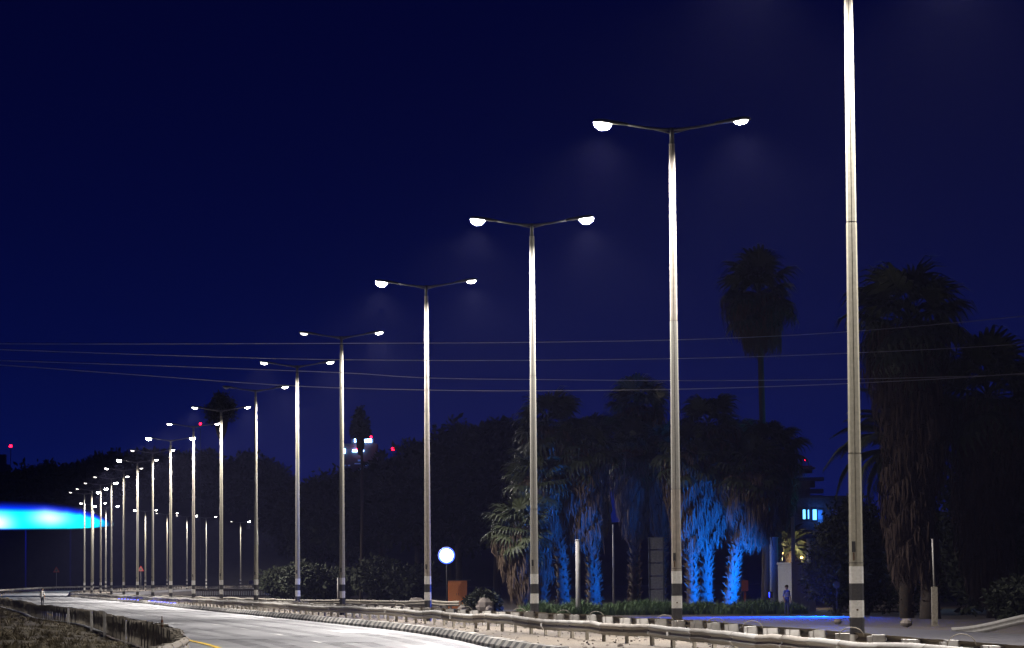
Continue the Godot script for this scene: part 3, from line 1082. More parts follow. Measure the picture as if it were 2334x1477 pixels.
func feather_palm(at: Vector3, h: float, r: float, label: String, seed_: int, m: Material, trunk_r := .35) -> void:
	if not proto.has("feather0"):
		for k in 3:
			proto["feather%d" % k] = feather_frond(60 + k)
	var g := RandomNumberGenerator.new()
	g.seed = seed_
	var t := thing("date_palm", at, label, "palm tree")
	var st := stnew(true)
	tube(st, [Vector3(0, -.1, 0), Vector3(0, h * .5, 0), Vector3(0, h, 0)], [trunk_r * 1.2, trunk_r, trunk_r * 1.1], 12)
	obj("trunk", st, M.palm_trunk, t)
	st = stnew()
	for i in int(h * 26):
		var a := i * 2.39996
		var o := Vector3(cos(a), 0, sin(a))
		var s := Vector3(-sin(a), 0, cos(a))
		var p := o * trunk_r * .95 + Vector3(0, i / 26.0, 0)
		var e := p + o * g.randf_range(.08, .2) + Vector3(0, g.randf_range(.15, .3), 0)
		quad(st, p - s * .11, e - s * .06, e + s * .06, p + s * .11)
		tri(st, p - s * .11, p + Vector3(0, .15, 0), e - s * .06)
		tri(st, p + s * .11, e + s * .06, p + Vector3(0, .15, 0))
	stuff(obj("leaf_stubs", st, M.palm_thatch, t))
	var n := 34
	for i in n:
		var u := (i + .5) / n
		var el := lerpf(1.3, -.55, u) + g.randf_range(-.1, .1)
		var b := Basis(Vector3.UP, i * 2.39996) * Basis(Vector3.RIGHT, -el) * Basis(Vector3.BACK, g.randf_range(-.3, .3))
		put("frond", proto["feather%d" % (i % 3)], m, t, Vector3(0, h, 0), b.scaled(Vector3.ONE * r / 3.3 * g.randf_range(.85, 1.1)))

func build_palms() -> void:
	# [x, depth, crown height, skirt end, crown radius, lean, label]
	fan_palm(V(3.35, 0, 252), 12.6, 4.9, 2.3, "shaggy fan palm with brown lit skirt, leftmost tall palm of the grove", Vector2(-1.0, 0), 1, 36, .34)
	fan_palm(V(5.45, 0, 252), 11.2, 4.4, 2.3, "fan palm whose trunk is blue on its right side only", Vector2(-.7, .4), 2, 34, .36)
	fan_palm(V(8.9, 0, 275), 15.0, 7.0, 2.3, "tallest dark palm crown of the grove, behind the others", Vector2(.3, 0), 3, 38, .32)
	fan_palm(V(8.3, 0, 258), 11.2, 5.2, 1.9, "dark slim fan palm in front of the grey panel", Vector2(0, 0), 4, 32, .27)
	fan_palm(V(11.75, 0, 246), 10.6, 4.0, 2.1, "blue lit fan palm hidden behind the second lamp post", Vector2(-.2, 0), 5, 32, .3)
	fan_palm(V(12.7, 0, 247), 12.4, 4.5, 2.25, "blue lit fan palm with straight shaggy trunk, right of the second lamp post", Vector2(.3, -.4), 6, 34, .36)
	fan_palm(V(14.2, 0, 246), 9.2, 4.3, 2.3, "leaning blue lit fan palm with the brightest blue skirt", Vector2(1.5, .2), 7, 34, .34)
	fan_palm(V(17.2, 0, 251), 10.9, 5.6, 2.2, "fan palm with smooth blue trunk at the right end of the grove", Vector2(.25, 0), 8, 34, .36, 1.0, false)
	fan_palm(V(17.9, 0, 265), 22.6, 18.3, 2.75, "very tall lone fan palm rising above the grove on a thin trunk", Vector2(-.3, 0), 9, 44, .24, 1.0, false)
	fan_palm(V(22.6, 0, 203), 16.2, 2.0, 2.9, "tall dark palm with long brown skirt, right of the nearest lamp post", Vector2(-.9, 0), 10, 46, .4, 1.1, true, M.palm_thatch_dimmed)
	fan_palm(V(26.6, 0, 206), 12.3, 1.0, 3.0, "broad dark fan palm at the right edge", Vector2(-.4, 0), 11, 44, .4, 1.1, true, M.palm_thatch_dimmed)
	fan_palm(V(5.6, 0, 268), 12.0, 5.5, 2.3, "dark palm crown filling the gap behind the blue and brown palms", Vector2(.2, 0), 14, 36, .3)
	fan_palm(V(10.6, 0, 270), 11.6, 5.5, 2.2, "dark palm behind the second lamp post, left of the blue palms", Vector2(.2, 0), 15, 36, .3)
	fan_palm(V(15.6, 0, 262), 11.4, 5.0, 2.3, "dark green palm crown behind the leaning blue palm", Vector2(0, 0), 16, 36, .3)
	fan_palm(V(18.9, 0, 268), 9.6, 6.0, 2.0, "low dark palm crown at the right end of the grove, left of the pale tower", Vector2(0, 0), 17, 34, .26)
	fan_palm(V(.55, 0, 246), 5.6, 1.2, 1.9, "low bushy green palm at the left end of the grove", Vector2(-.1, 0), 12, 46, .3, 1.1)
	fan_palm(V(1.9, 0, 250), 8.9, 2.2, 1.9, "mid height shaggy palm behind the third lamp post", Vector2(-.3, 0), 13, 40, .3, 1.1)
	feather_palm(V(21.9, 0, 208.5), 9.3, 4.6, "date palm with long arching feather fronds beside the nearest lamp post", 21, M.palm_leaf)
	feather_palm(V(21.1, 0, 285), 4.5, 2.4, "small feather palm lit warm white behind the cabin roof", 22, M.palm_leaf, .3)


# ------------------------------------------------------------------ trees and shrubs
func clump(seed_: int, leaf: float) -> ArrayMesh:
	var g := RandomNumberGenerator.new()
	g.seed = seed_
	var st := stnew()
	for i in 22:
		var y := g.randf_range(-1, 1)
		var a := g.randf_range(0, TAU)
		var d := Vector3(cos(a) * sqrt(1 - y * y), y, sin(a) * sqrt(1 - y * y))
		var p := d * g.randf_range(.15, .55)
		var o := (d + Vector3(g.randf_range(-.8, .8), g.randf_range(-.8, .4), g.randf_range(-.8, .8))).normalized()
		var s := o.cross(Vector3(g.randf_range(-1, 1), g.randf_range(-1, 1), g.randf_range(-1, 1))).normalized()
		var L := leaf * g.randf_range(.7, 1.3)
		quad(st, p, p + o * L * .5 + s * L * .22, p + o * L, p + o * L * .5 - s * L * .22)
	return done(st)

func crown_places(g: RandomNumberGenerator, lobes: Array, count: int, size: float) -> Array:
	var out := []
	var total := 0.0
	for l in lobes:
		total += l[1].x * l[1].y
	for l in lobes:
		for i in int(count * l[1].x * l[1].y / total):
			var y := g.randf_range(-1, 1)
			var a := g.randf_range(0, TAU)
			var d := Vector3(cos(a) * sqrt(1 - y * y), y, sin(a) * sqrt(1 - y * y)) * (g.randf() ** .38) * g.randf_range(.85, 1.12)
			var p: Vector3 = l[0] + d * l[1]
			out.append(Transform3D(Basis.from_euler(Vector3(g.randf() * TAU, g.randf() * TAU, 0)).scaled(Vector3.ONE * size * g.randf_range(.7, 1.3)), p))
	return out

func tree(called: String, at: Vector3, h: float, r: float, label: String, group: String, seed_: int, count := 500, size := 1.5, cat := "tree", slim := 1.0, bare := .34) -> void:
	if not proto.has("clump0"):
		for k in 3:
			proto["clump%d" % k] = clump(80 + k, .5)
	var g := RandomNumberGenerator.new()
	g.seed = seed_ * 31 + 3
	var t := thing(called, at, label, cat, group)
	var st := stnew(true)
	var th := h * bare
	tube(st, [Vector3(0, -.3, 0), Vector3(g.randf_range(-.2, .2), th * .5, 0), Vector3(g.randf_range(-.3, .3), th, g.randf_range(-.3, .3)), Vector3(0, h * .75, 0)], [h * .024 + .06, h * .019, h * .016, h * .006] if bare < .6 else [.22, .19, .15, .08], 8)
	var lobes := []
	var n := 7 + g.randi() % 4
	for i in n:
		var a := TAU * i / n + g.randf_range(-.4, .4)
		var y := lerpf(th + r * .3, h - r * .45, g.randf())
		var c := Vector3(cos(a) * r * .55, y, sin(a) * r * .55) * Vector3(slim, 1, slim)
		lobes.append([c, Vector3(r * g.randf_range(.4, .6) * slim, r * g.randf_range(.35, .55), r * g.randf_range(.4, .6) * slim)])
		tube(st, [Vector3(0, th * .9, 0), c * Vector3(.5, .9, .5), c], [h * .011, h * .007, h * .003], 6)
	lobes.append([Vector3(0, h - r * .4, 0), Vector3(r * .5 * slim, r * .45, r * .5 * slim)])
	lobes.append([Vector3(0, (h + th) / 2, 0), Vector3(r * .6 * slim, (h - th) * .42, r * .6 * slim)])
	obj("trunk", st, M.bark, t)
	multi("crown", proto["clump%d" % (seed_ % 3)], M.leaf, crown_places(g, lobes, count, size), t)

func shrub(at: Vector3, h: float, r: float, label: String, seed_: int, count := 350, size := .6, m: Material = null) -> void:
	if not proto.has("clump0"):
		for k in 3:
			proto["clump%d" % k] = clump(80 + k, .5)
	var g := RandomNumberGenerator.new()
	g.seed = seed_ * 17 + 1
	var t := thing("shrub", at, label, "shrub")
	var st := stnew(true)
	var lobes := []
	for i in 7:
		var a := TAU * i / 7 + g.randf_range(-.3, .3)
		var c := Vector3(cos(a) * r * .5, g.randf_range(.25, .75) * h, sin(a) * r * .5)
		lobes.append([c, Vector3(r * .5, minf(h * .3, c.y), r * .5)])
		tube(st, [Vector3(cos(a) * .1, -.1, sin(a) * .1), c * .6, c], [.06, .04, .02], 5)
	lobes.append([Vector3(0, h * .5, 0), Vector3(r * .5, h * .48, r * .5)])
	obj("stem", st, M.bark, t)
	multi("foliage", proto["clump%d" % (seed_ % 3)], m if m else M.leaf, crown_places(g, lobes, count, size), t)

func build_trees() -> void:
	var G := "dark trees behind the far carriageway"
	# middle: [x px is only a memory aid]; x, depth, height, radius
	var mid := [[-1.5, 330, 16.0, 4.5, "dark broad tree just left of the palm grove"], [-5.0, 345, 16.5, 4.5, "dark tree behind the blue floodlight, right of it in the row"], [-9.0, 352, 15.2, 4.2, "dark tree rising above the fourth lamp post's right side"], [-13.0, 372, 14.2, 4.2, "dark tree in the gap between the fourth and fifth lamp posts"], [-17.5, 390, 13.6, 4.0, "dark tree standing below the white tower signs"], [-22.0, 425, 13.4, 4.2, "dark tree just right of the sixth lamp post"], [-29.0, 500, 15.0, 4.8, "lower dark tree just left of the sixth lamp post"], [1.5, 395, 19.5, 5.0, "tall dark treetop just behind the left end of the palm grove"], [-7.0, 420, 17.5, 4.8, "higher treetop of the back row, above the blue floodlight"]]
	for i in mid.size():
		var q: Array = mid[i]
		tree("tree", V(q[0] * 1.4, 0, q[1] * 1.4), q[2] * 1.4 - .8, q[3] * 1.4, q[4], G, i + 1, 680, 1.8)
	var H := "dark trees on the hill behind the bend"
	var hill := [[-152, 1100, 35], [-146, 1110, 37], [-139, 1120, 38], [-132, 1125, 38.5], [-126, 1130, 40], [-119, 1120, 41], [-112, 1110, 41.5], [-104, 1105, 41], [-97, 1110, 40], [-90, 1100, 41], [-83, 1095, 38], [-77, 1085, 40], [-72, 1080, 38], [-67, 1075, 33], [-62, 1070, 26]]
	var where := ["at the left edge", "second from the left edge", "third from the left edge, right of the red light", "fourth from the left", "fifth from the left", "sixth from the left, behind the far lamps", "seventh from the left", "eighth from the left, in the middle of the row", "seventh from the right", "sixth from the right", "fifth from the right", "fourth from the right, rounder and higher", "third from the right", "second from the right", "lowest, at the right end"]
	for i in hill.size():
		var q: Array = hill[i]
		var top: float = q[2]
		tree("tree", V(q[0], top - 22.0, q[1]), 22.0, 8.5, "dark tree on the far hill, " + where[i], H, i + 20, 520, 2.6)
	tree("pine_tree", V(-39.5, 0, 505), 28.0, 2.3, "tall dark pine crown behind the eighth lamp post", "", 51, 200, .8, "tree", 0.9, .86)
	tree("pine_tree", V(-18.4, 0, 450), 23.2, 1.5, "slim dark pine with a ragged crown above the white tower signs", "", 52, 150, .7, "tree", .7, .84)
	# lit bushes between the far carriageway and the trees
	var b := [[-18.6, 335, 3.6, 2.4, "dim bush just right of the sixth lamp post"], [-16.2, 338, 3.0, 2.2, "dim bush between the fifth and sixth lamp posts, behind the thin grey post"], [-12.0, 335, 4.2, 2.6, "dim bush just right of the fifth lamp post"], [-9.0, 330, 3.4, 2.4, "dim bush left of the blue floodlight"], [-21.5, 345, 2.8, 2.0, "small bush at the left end of the hedge, by the blue lit leaves"]]
	for i in b.size():
		shrub(V(b[i][0] * 1.2, 0, b[i][1] * 1.2), b[i][2] * 1.2, b[i][3] * 1.2, b[i][4], i + 1, 460, .85)
	shrub(V(-2.2, 0, 262), 1.5, 1.3, "low dry bush by the rocks right of the orange cabinet", 7, 200, .5)
	shrub(V(19.6, 0, 226), 5.6, 2.2, "dense dark bush left of the nearest lamp post", 8, 900, .55)
	shrub(V(21.5, 0, 228), 7.0, 2.4, "tall dark bush directly behind the nearest lamp post", 9, 900, .6)
	shrub(V(27.8, 0, 212), 9.5, 3.6, "large dark bush filling the right edge", 10, 1500, .7)
	shrub(V(24.6, 0, 225), 7.6, 2.6, "dark bush hanging over the stone wall", 11, 900, .65)
	shrub(V(30.0, 0, 226), 10.5, 3.6, "dark bush behind the palm at the right edge", 12, 1200, .75)
	shrub(V(25.2, 0, 186), 2.2, 1.7, "low dark bush behind the sloping guardrail", 13, 400, .5)
	shrub(V(-30.3, 0, 482), 3.8, 2.0, "bush lit bright blue beside the sixth lamp post", 14, 320, .6)
	# blue light at its foot
	var t := thing("floodlight", V(-30.6, 0, 478.5), "small blue light under the blue bush by the sixth lamp post", "light")
	var st := stnew()
	box(st, Vector3(0, .55, 0), Vector3(.4, .3, .25))
	box(st, Vector3(0, .2, 0), Vector3(.08, .4, .08))
	obj("housing", st, M.dark_metal, t)
	st = stnew()
	box(st, Vector3(0, .55, -.135), Vector3(.34, .24, .02))
	obj("lamp_glass", st, M.blue_small, t)
	spot(Vector3(0, .6, -.2), Vector3(.05, .65, -1), Color(.02, .2, 1), 60.0, 45, .5, .1, t)


# ------------------------------------------------------------------ grass
func tuft(seed_: int, n: int, h: float, spread: float) -> ArrayMesh:
	var g := RandomNumberGenerator.new()
	g.seed = seed_
	var st := stnew()
	for i in n:
		var a := g.randf_range(0, TAU)
		var o := Vector3(cos(a), 0, sin(a))
		var s := Vector3(-sin(a), 0, cos(a))
		var p := o * g.randf_range(0, spread * .4)
		var H := h * g.randf_range(.5, 1.1)
		var w := .012 + .012 * h
		var m := p + o * spread * .35 + Vector3(0, H * .62, 0)
		var e := p + o * spread * g.randf_range(.5, 1.1) + Vector3(0, H * g.randf_range(.7, 1.0), 0)
		quad(st, p - s * w, m - s * w * .8, m + s * w * .8, p + s * w)
		tri(st, m - s * w * .8, e, m + s * w * .8)
	return done(st)

func build_grass() -> void:
	var n := FastNoiseLite.new()
	n.seed = 5
	n.frequency = 0.16
	var places := []
	for i in 12000:
		var d := 84.0 + 260.0 * rng.randf() ** 1.7
		var x := xs(LRAIL, d) - .6 - 24.0 * rng.randf() ** 1.3
		var k := n.get_noise_2d(x * .8 + 90, d * .8)
		if k < -.12:
			continue
		places.append(Transform3D(Basis(Vector3.UP, rnd(0, TAU)).rotated(Vector3.RIGHT, rnd(-.3, .3)).scaled(Vector3.ONE * rnd(.4, 1.15) * clampf(.45 + .12 * (xs(LRAIL, d) - x), .45, 1.0)), V(x, bank(x, d, n) - .03, d)))
	var o := multi("dry_grass", tuft(1, 22, .34, .38), M.dry_grass, places)
	tag(o, "dry straw coloured grass over the bank in the bottom left corner", "grass")
	places = []
	for q in [[4.2, 240, 1.6, 2.0, 420], [8.3, 240, 3.6, 2.2, 900], [15.6, 238, 3.0, 2.4, 800], [12.2, 240, 1.6, 1.5, 260], [1.6, 243, 1.4, 1.5, 160]]:
		for i in q[4]:
			var a := rnd(0, TAU)
			var r := sqrt(rng.randf())
			places.append(Transform3D(Basis(Vector3.UP, rnd(0, TAU)).scaled(Vector3.ONE * rnd(.6, 1.2) * (1.15 - .5 * r)), V(q[0] + cos(a) * r * q[2], -.08, q[1] + sin(a) * r * q[3])))
	o = multi("tall_grass", tuft(2, 26, 1.0, .5), M.green_grass, places)
	tag(o, "tall green grass around the feet of the palms", "grass")


# ------------------------------------------------------------------ wires, signs, cabinets
func build_wires() -> void:
	# heights at x = -40 ... 40 along depth 180: [x, y]
	var W := [["upper power line crossing behind the fourth lamp post", [[-44, 14.1], [-24.7, 13.75], [-8.2, 13.66], [.7, 13.65], [9.2, 13.75], [16.1, 14.05], [24.7, 14.75], [44, 16.6]], 180.0], ["second power line from the top, pale in its middle", [[-44, 14.3], [-24.7, 13.55], [-12, 13.05], [-4.4, 12.9], [1.1, 12.87], [9.2, 12.92], [16.1, 13.1], [24.7, 13.5], [44, 15.0]], 181.5], ["third, faintest power line between two bright ones", [[-44, 13.8], [-24.7, 13.1], [-8.2, 12.4], [-4.4, 12.13], [2.9, 11.98], [9.2, 11.9], [16.1, 11.92], [24.7, 12.1], [44, 13.0]], 183.0], ["lowest and brightest power line, slanting down from the left", [[-44, 13.6], [-24.7, 12.66], [-19.4, 12.25], [-10.3, 11.55], [-4.0, 11.32], [1.1, 11.25], [9.2, 11.3], [17.4, 11.55], [24.7, 11.95], [44, 13.6]], 179.0]]
	for w in W:
		var st := stnew(true)
		var pts := []
		var rad := []
		for i in 61:
			var x := -43.0 + 86.0 * i / 60.0
			var tab: Array = w[1]
			pts.append(V(x, xs(tab, x), w[2]))
			rad.append(.02)
		tube(st, pts, rad, 6)
		tag(obj("power_line", st, M.wire), w[0], "power line", "power lines across the road")

func sign_post(at: Vector3, h: float, kind: String, r: float, label: String) -> void:
	var t := thing("road_sign", at, label, "road sign")
	var st := stnew(true)
	tube(st, [Vector3(0, 0, -.05), Vector3(0, h, -.05)], [.04, .04], 8)
	obj("post", st, M.steel, t)
	var n := 3 if kind == "triangle" else 28
	for k in 2:
		st = stnew()
		var q := r * (1.0 if k == 0 else .68)
		var pts := []
		for i in n:
			var a := TAU * i / n + PI / 2
			pts.append(Vector3(cos(a) * q, h - r * .4 + sin(a) * q, .0))
		var z := .012 * k
		for i in range(1, n - 1):
			tri(st, pts[0] + Vector3(0, 0, z + .01), pts[i + 1] + Vector3(0, 0, z + .01), pts[i] + Vector3(0, 0, z + .01))
			tri(st, pts[0] + Vector3(0, 0, z - .002), pts[i] + Vector3(0, 0, z - .002), pts[i + 1] + Vector3(0, 0, z - .002))
		for i in n:
			var j := (i + 1) % n
			quad(st, pts[i] + Vector3(0, 0, z + .01), pts[j] + Vector3(0, 0, z + .01), pts[j] + Vector3(0, 0, z - .002), pts[i] + Vector3(0, 0, z - .002))
		obj("rim" if k == 0 else "face", st, M.red_paint if k == 0 else (M.steel_old if kind == "triangle" else M.white_paint), t)
	st = stnew()
	if kind == "triangle":
		box(st, Vector3(0, h - r * .36, .03), Vector3(r * .12, r * .4, .01))
	else:
		box(st, Vector3(r * .1, h - r * .4, .03), Vector3(r * .13, r * .6, .01), Basis(Vector3.BACK, -.2))
		box(st, Vector3(-r * .08, h - r * .3, .031), Vector3(r * .1, r * .34, .01), Basis(Vector3.BACK, -.8))
	obj("symbol", st, M.dark_metal if kind == "triangle" else M.red_paint, t)

func rock_mesh(seed_: int, squash: float) -> ArrayMesh:
	var n := FastNoiseLite.new()
	n.seed = seed_
	n.frequency = 0.9
	var st := stnew()
	var P := []
	for i in 7:
		var row := []
		for k in 9:
			var la := -PI / 2 + PI * i / 6.0
			var lo := TAU * k / 9.0
			var d := Vector3(cos(la) * cos(lo), sin(la), cos(la) * sin(lo))
			row.append(d * Vector3(1, squash, .8) * (1.0 + .45 * n.get_noise_3dv(d * 1.3)))
		P.append(row)
	for i in 6:
		for k in 9:
			quad(st, P[i][k], P[i][(k + 1) % 9], P[i + 1][(k + 1) % 9], P[i + 1][k])
	return done(st)

func plain_post(at: Vector3, h: float, r: float, m: Material, label: String, called := "post") -> Node3D:
	var t := thing(called, at, label, "post")
	var st := stnew(true)
	lathe(st, [[-.1, r, r], [h, r * .92, r * .92]], 12)
	obj("shaft", st, m, t)
	st = stnew(true)
	lathe(st, [[h, r * 1.1, r * 1.1], [h + .04, r * 1.1, r * 1.1], [h + .07, r * .5, r * .5]], 12)
	obj("cap", st, m, t)
	return t

func build_street_things() -> void:
	var st: SurfaceTool
	sign_post(V(-104, gy(850), 850), 5.0, "triangle", .85, "small triangular warning sign left of the bend")
	sign_post(V(-86.6, gy(850), 868), 5.2, "triangle", .85, "triangular warning sign half hidden behind a far lamp post")
	sign_post(V(-46.4, gy(700), 700), 2.35, "round", .45, "round red rimmed sign beyond the barrier with white posts")
	# white sign board
	var t := thing("sign_board", V(-49.2, gy(702), 702), "small white board left of the round red sign", "sign")
	st = stnew()
	box(st, Vector3(0, 2.2, 0), Vector3(1.1, .7, .06))
	obj("board", st, M.white_paint, t)
	st = stnew()
	box(st, Vector3(-.4, .9, -.06), Vector3(.07, 2.0, .05))
	box(st, Vector3(.4, .9, -.06), Vector3(.07, 2.0, .05))
	obj("leg", st, M.steel, t)
	t = thing("utility_box", V(-44.6, gy(702), 702), "plain grey box right of the round red sign", "cabinet")
	st = stnew()
	box(st, Vector3(0, .95, 0), Vector3(1.0, 1.9, .8))
	obj("body", st, M.grey_panel, t)
	st = stnew()
	box(st, Vector3(0, 1.94, 0), Vector3(1.1, .08, .9))
	obj("lid", st, M.grey_panel, t)
	plain_post(V(-18.7, 0, 398), 2.6, .11, M.steel, "short thin grey post between the fifth and sixth lamp posts")
	# orange cabinet
	t = thing("orange_cabinet", V(-4.45, 0, 296), "rust orange metal cabinet under the blue floodlight", "cabinet")
	st = stnew()
	box(st, Vector3(0, 1.12, 0), Vector3(1.5, 2.2, .9))
	obj("body", st, M.orange_paint, t)
	st = stnew()
	box(st, Vector3(0.05, 2.26, 0), Vector3(1.95, .07, 1.2))
	obj("lid", st, M.dark_metal, t)
	for s in [-1.0, 1.0]:
		st = stnew()
		box(st, Vector3(s * .365, 1.12, .456), Vector3(.7, 2.05, .02))
		var dr := obj("door", st, M.orange_paint, t)
		st = stnew()
		box(st, Vector3(s * .08, 1.15, .48), Vector3(.03, .18, .04))
		obj("handle", st, M.dark_metal, dr)
	# blue floodlight on its post
	t = thing("floodlight", V(-5.2, 0, 290), "blazing blue white floodlight above the orange cabinet", "light")
	st = stnew(true)
	tube(st, [Vector3(0, -.1, -.25), Vector3(0, 4.3, -.25)], [.06, .05], 8)
	obj("post", st, M.dark_metal, t)
	st = stnew(true)
	var rows := [[-.25, .15, .15], [-.17, .36, .36], [0, .53, .53], [.03, .55, .55]]
	lathe(st, rows, 24)
	obj("housing", st, M.dark_metal, t, Vector3(0, 4.17, 0), Basis(Vector3.RIGHT, PI / 2))
	st = stnew(true)
	lathe(st, [[.0, .51, .51], [.08, .43, .43], [.13, .28, .28], [.16, .06, .06]], 24)
	obj("lamp_glass", st, M.blue_flood, t, Vector3(0, 4.17, .035), Basis(Vector3.RIGHT, PI / 2))
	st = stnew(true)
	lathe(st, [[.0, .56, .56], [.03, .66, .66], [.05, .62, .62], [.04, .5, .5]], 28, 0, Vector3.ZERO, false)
	obj("halo_ring", st, M.blue_halo, t, Vector3(0, 4.17, .03), Basis(Vector3.RIGHT, PI / 2))  # added glowing ring imitating the blue fringe of glare
	spot(Vector3(0, 4.17, .4), Vector3(0, -.12, 1), Color(.3, .6, 1), 25.0, 80, .4, .3, t)
	# rocks
	var k := 0
	for q in [[-2.9, 262, .55], [-2.0, 261, .8], [-1.3, 264, .6], [-1.7, 259.5, .35], [-3.6, 261, .4], [-7.6, 292, .75]]:
		tag(put("rock", rock_mesh(30 + k, .8), M.rock, null, V(q[0], q[2] * .45, q[1]), Basis(Vector3.UP, k * 1.3).scaled(Vector3.ONE * q[2])), ["rough rock at the left of the pile beside the low dry bush", "largest rock of the pile right of the orange cabinet", "rough rock at the right of the pile", "smallest rock in front of the pile", "rough rock between the orange cabinet and the pile", "rounded boulder left of the fourth lamp post's foot"][k], "rock", "rocks near the orange cabinet")
		k += 1
	# posts among the palms
	plain_post(V(4.1, 0, 238.5), 4.7, .16, M.cabin_white, "pale upright post between two shaggy palm trunks")
	plain_post(V(7.0, 0, 262), 6.0, .07, M.steel, "very thin pole among the dark palms")
	plain_post(V(18.45, 0, 246.5), 6.2, .14, M.cabin_white, "tall pale post rising behind the white cabin")
	plain_post(V(17.35, 0, 249), 4.9, .3, M.cabin_white, "short thick pale column left of the white cabin")
	plain_post(V(19.75, 0, 249), 4.8, .22, M.cabin_white, "pale column between the white cabin and the dark bush")
	# back of a billboard
	t = thing("billboard", V(9.6, 0, 252), "grey ribbed panel seen from behind among the palms", "billboard")
	for i in 5:
		st = stnew()
		box(st, Vector3(0, 1.1 + .88 * i, 0), Vector3(1.0, .8, .08))
		obj("panel", st, M.grey_panel, t)
	st = stnew()
	box(st, Vector3(.5, 2.5, .09), Vector3(.1, 5.0, .1))
	box(st, Vector3(-.46, 2.5, .09), Vector3(.06, 5.0, .06))
	obj("frame", st, M.dark_metal, t)
	# white cabin
	t = thing("white_cabin", V(18.4, 0, 243), "white metal cabin with a flat roof, half lit blue", "cabin", "", .55)
	st = stnew()
	box(st, Vector3(0, 1.55, 0), Vector3(1.9, 3.1, 1.5))
	obj("wall", st, M.cabin_white, t)
	st = stnew()
	box(st, Vector3(0, 3.16, 0), Vector3(2.02, .14, 1.62))
	obj("roof", st, M.cabin_white, t)
	for i in 6:
		st = stnew()
		box(st, Vector3(-.8 + .32 * i, 1.5, .76), Vector3(.03, 2.9, .025))
		obj("rib", st, M.cabin_white, t)
	# red post and kiosk shapes by the cabin
	t = thing("red_post_box", V(14.9, 0, 241), "dark red post with a box on top beside the leaning palm", "post box")
	st = stnew()
	box(st, Vector3(0, .7, 0), Vector3(.14, 1.4, .14))
	obj("post", st, M.red_dark, t)
	st = stnew()
	box(st, Vector3(0, 1.75, 0), Vector3(.42, .7, .3))
	obj("box", st, M.red_dark, t)
	# small warm lamps that light the palm behind the cabin
	for q in [[20.2, 4.1, 281, "little warm lamp at left under the lit palm behind the cabin"], [21.7, 3.8, 281.5, "little warm lamp at right under the lit palm behind the cabin"]]:
		t = thing("garden_lamp", V(q[0], 0, q[2]), q[3], "lamp", "warm lamps behind the cabin")
		st = stnew()
		tube(st, [Vector3(0, 0, 0), Vector3(0, q[1] - .1, 0)], [.04, .03], 6)
		obj("post", st, M.dark_metal, t)
		st = stnew(true)
		lathe(st, [[-.1, .05, .05], [0, .1, .1], [.1, .05, .05]], 10)
		obj("lamp_globe", st, M.warm_light, t, Vector3(0, q[1], 0))
		omni(Vector3(0, q[1], 0), Color(1, .9, .72), 22.0, .05, t)
	# cyan lamp on the far side of the right palms
	t = thing("wall_lamp", V(26.8, 0, 262), "small cyan lamp shining through the palms at right", "lamp")
	st = stnew()
	tube(st, [Vector3(0, 0, 0), Vector3(0, 8.3, 0)], [.06, .05], 6)
	obj("post", st, M.dark_metal, t)
	st = stnew()
	box(st, Vector3(0, 8.5, .1), Vector3(.4, .3, .15))
	obj("lamp_glass", st, M.cyan_light, t)
	omni(Vector3(0, 8.5, .4), Color(.1, .7, 1), 25.0, .1, t)
	# stone wall
	t = thing("stone_wall", V(22.5, 0, 239), "rough rubble stone wall under the dark bushes at right", "wall")
	st = stnew()
	box(st, Vector3(1.0, .85, -.25), Vector3(6.2, 1.75, .3))
	obj("mortar", st, M.soil, t)
	var meshes := [rock_mesh(41, .8), rock_mesh(42, .7), rock_mesh(43, .9), rock_mesh(44, .75)]
	for r in 7:
		var x := -2.0
		while x < 4.0:
			var w := rnd(.2, .42)
			var b := Basis(Vector3.BACK, rnd(-.3, .3)).scaled(Vector3(w * .56, .15, .16))
			put("stone", meshes[rng.randi() % 4], M.rock, t, Vector3(x + w / 2, .14 + .25 * r + rnd(-.03, .03), -.05 + rnd(-.03, .03)), b)
			x += w
	# utility pole with box at right
	t = thing("meter_post", V(18.9, 0, 168), "dark pole with a tall narrow meter box at its foot", "utility pole")
	st = stnew(true)
	tube(st, [Vector3(0, 1.7, 0), Vector3(-.06, 3.9, 0)], [.05, .04], 8)
	obj("pole", st, M.steel, t)
	st = stnew()
	box(st, Vector3(0, .87, 0), Vector3(.26, 1.75, .3))
	obj("box", st, M.steel_old, t)
	st = stnew()
	box(st, Vector3(0.02, .9, .16), Vector3(.2, 1.5, .02))
	obj("door", st, M.steel_old, t)
	for q in [[17.5, 167, .28, "small stone block left of the meter box"], [15.4, 178, .2, "small stone on the dark road edge, by the nearest lamp post"]]:
		tag(put("rock", meshes[1], M.rock, null, V(q[0], q[2] * .5, q[1]), Basis().scaled(Vector3.ONE * q[2])), q[3], "rock")
	# blue floodlight hidden behind the bush; it lights the palms and the cabin
	t = thing("floodlight", V(16.5, 0, 241.3), "blue floodlight in the grass by the white cabin, lighting the palms", "light")
	st = stnew()
	box(st, Vector3(0, .5, 0), Vector3(.08, 1.0, .08))
	box(st, Vector3(.1, 1.15, 0), Vector3(.2, .4, .5))
	obj("housing", st, M.dark_metal, t)
	st = stnew()
	box(st, Vector3(-.01, 1.15, 0), Vector3(.02, .34, .44))
	obj("lamp_glass", st, M.blue_small, t)
	spot(Vector3(-.1, 1.15, 0), Vector3(-.66, .30, -.74), Color(.02, .40, 1), 1000.0, 50, 1.0, .2, t)
	t = thing("floodlight", V(7.6, 0, 248.6), "small added blue floodlight in the tall grass right of the half blue trunk", "light")  # unseen lamp added to turn one side of a trunk blue
	st = stnew()
	box(st, Vector3(0, .2, 0), Vector3(.07, .4, .07))
	box(st, Vector3(0, .5, .06), Vector3(.36, .3, .12))
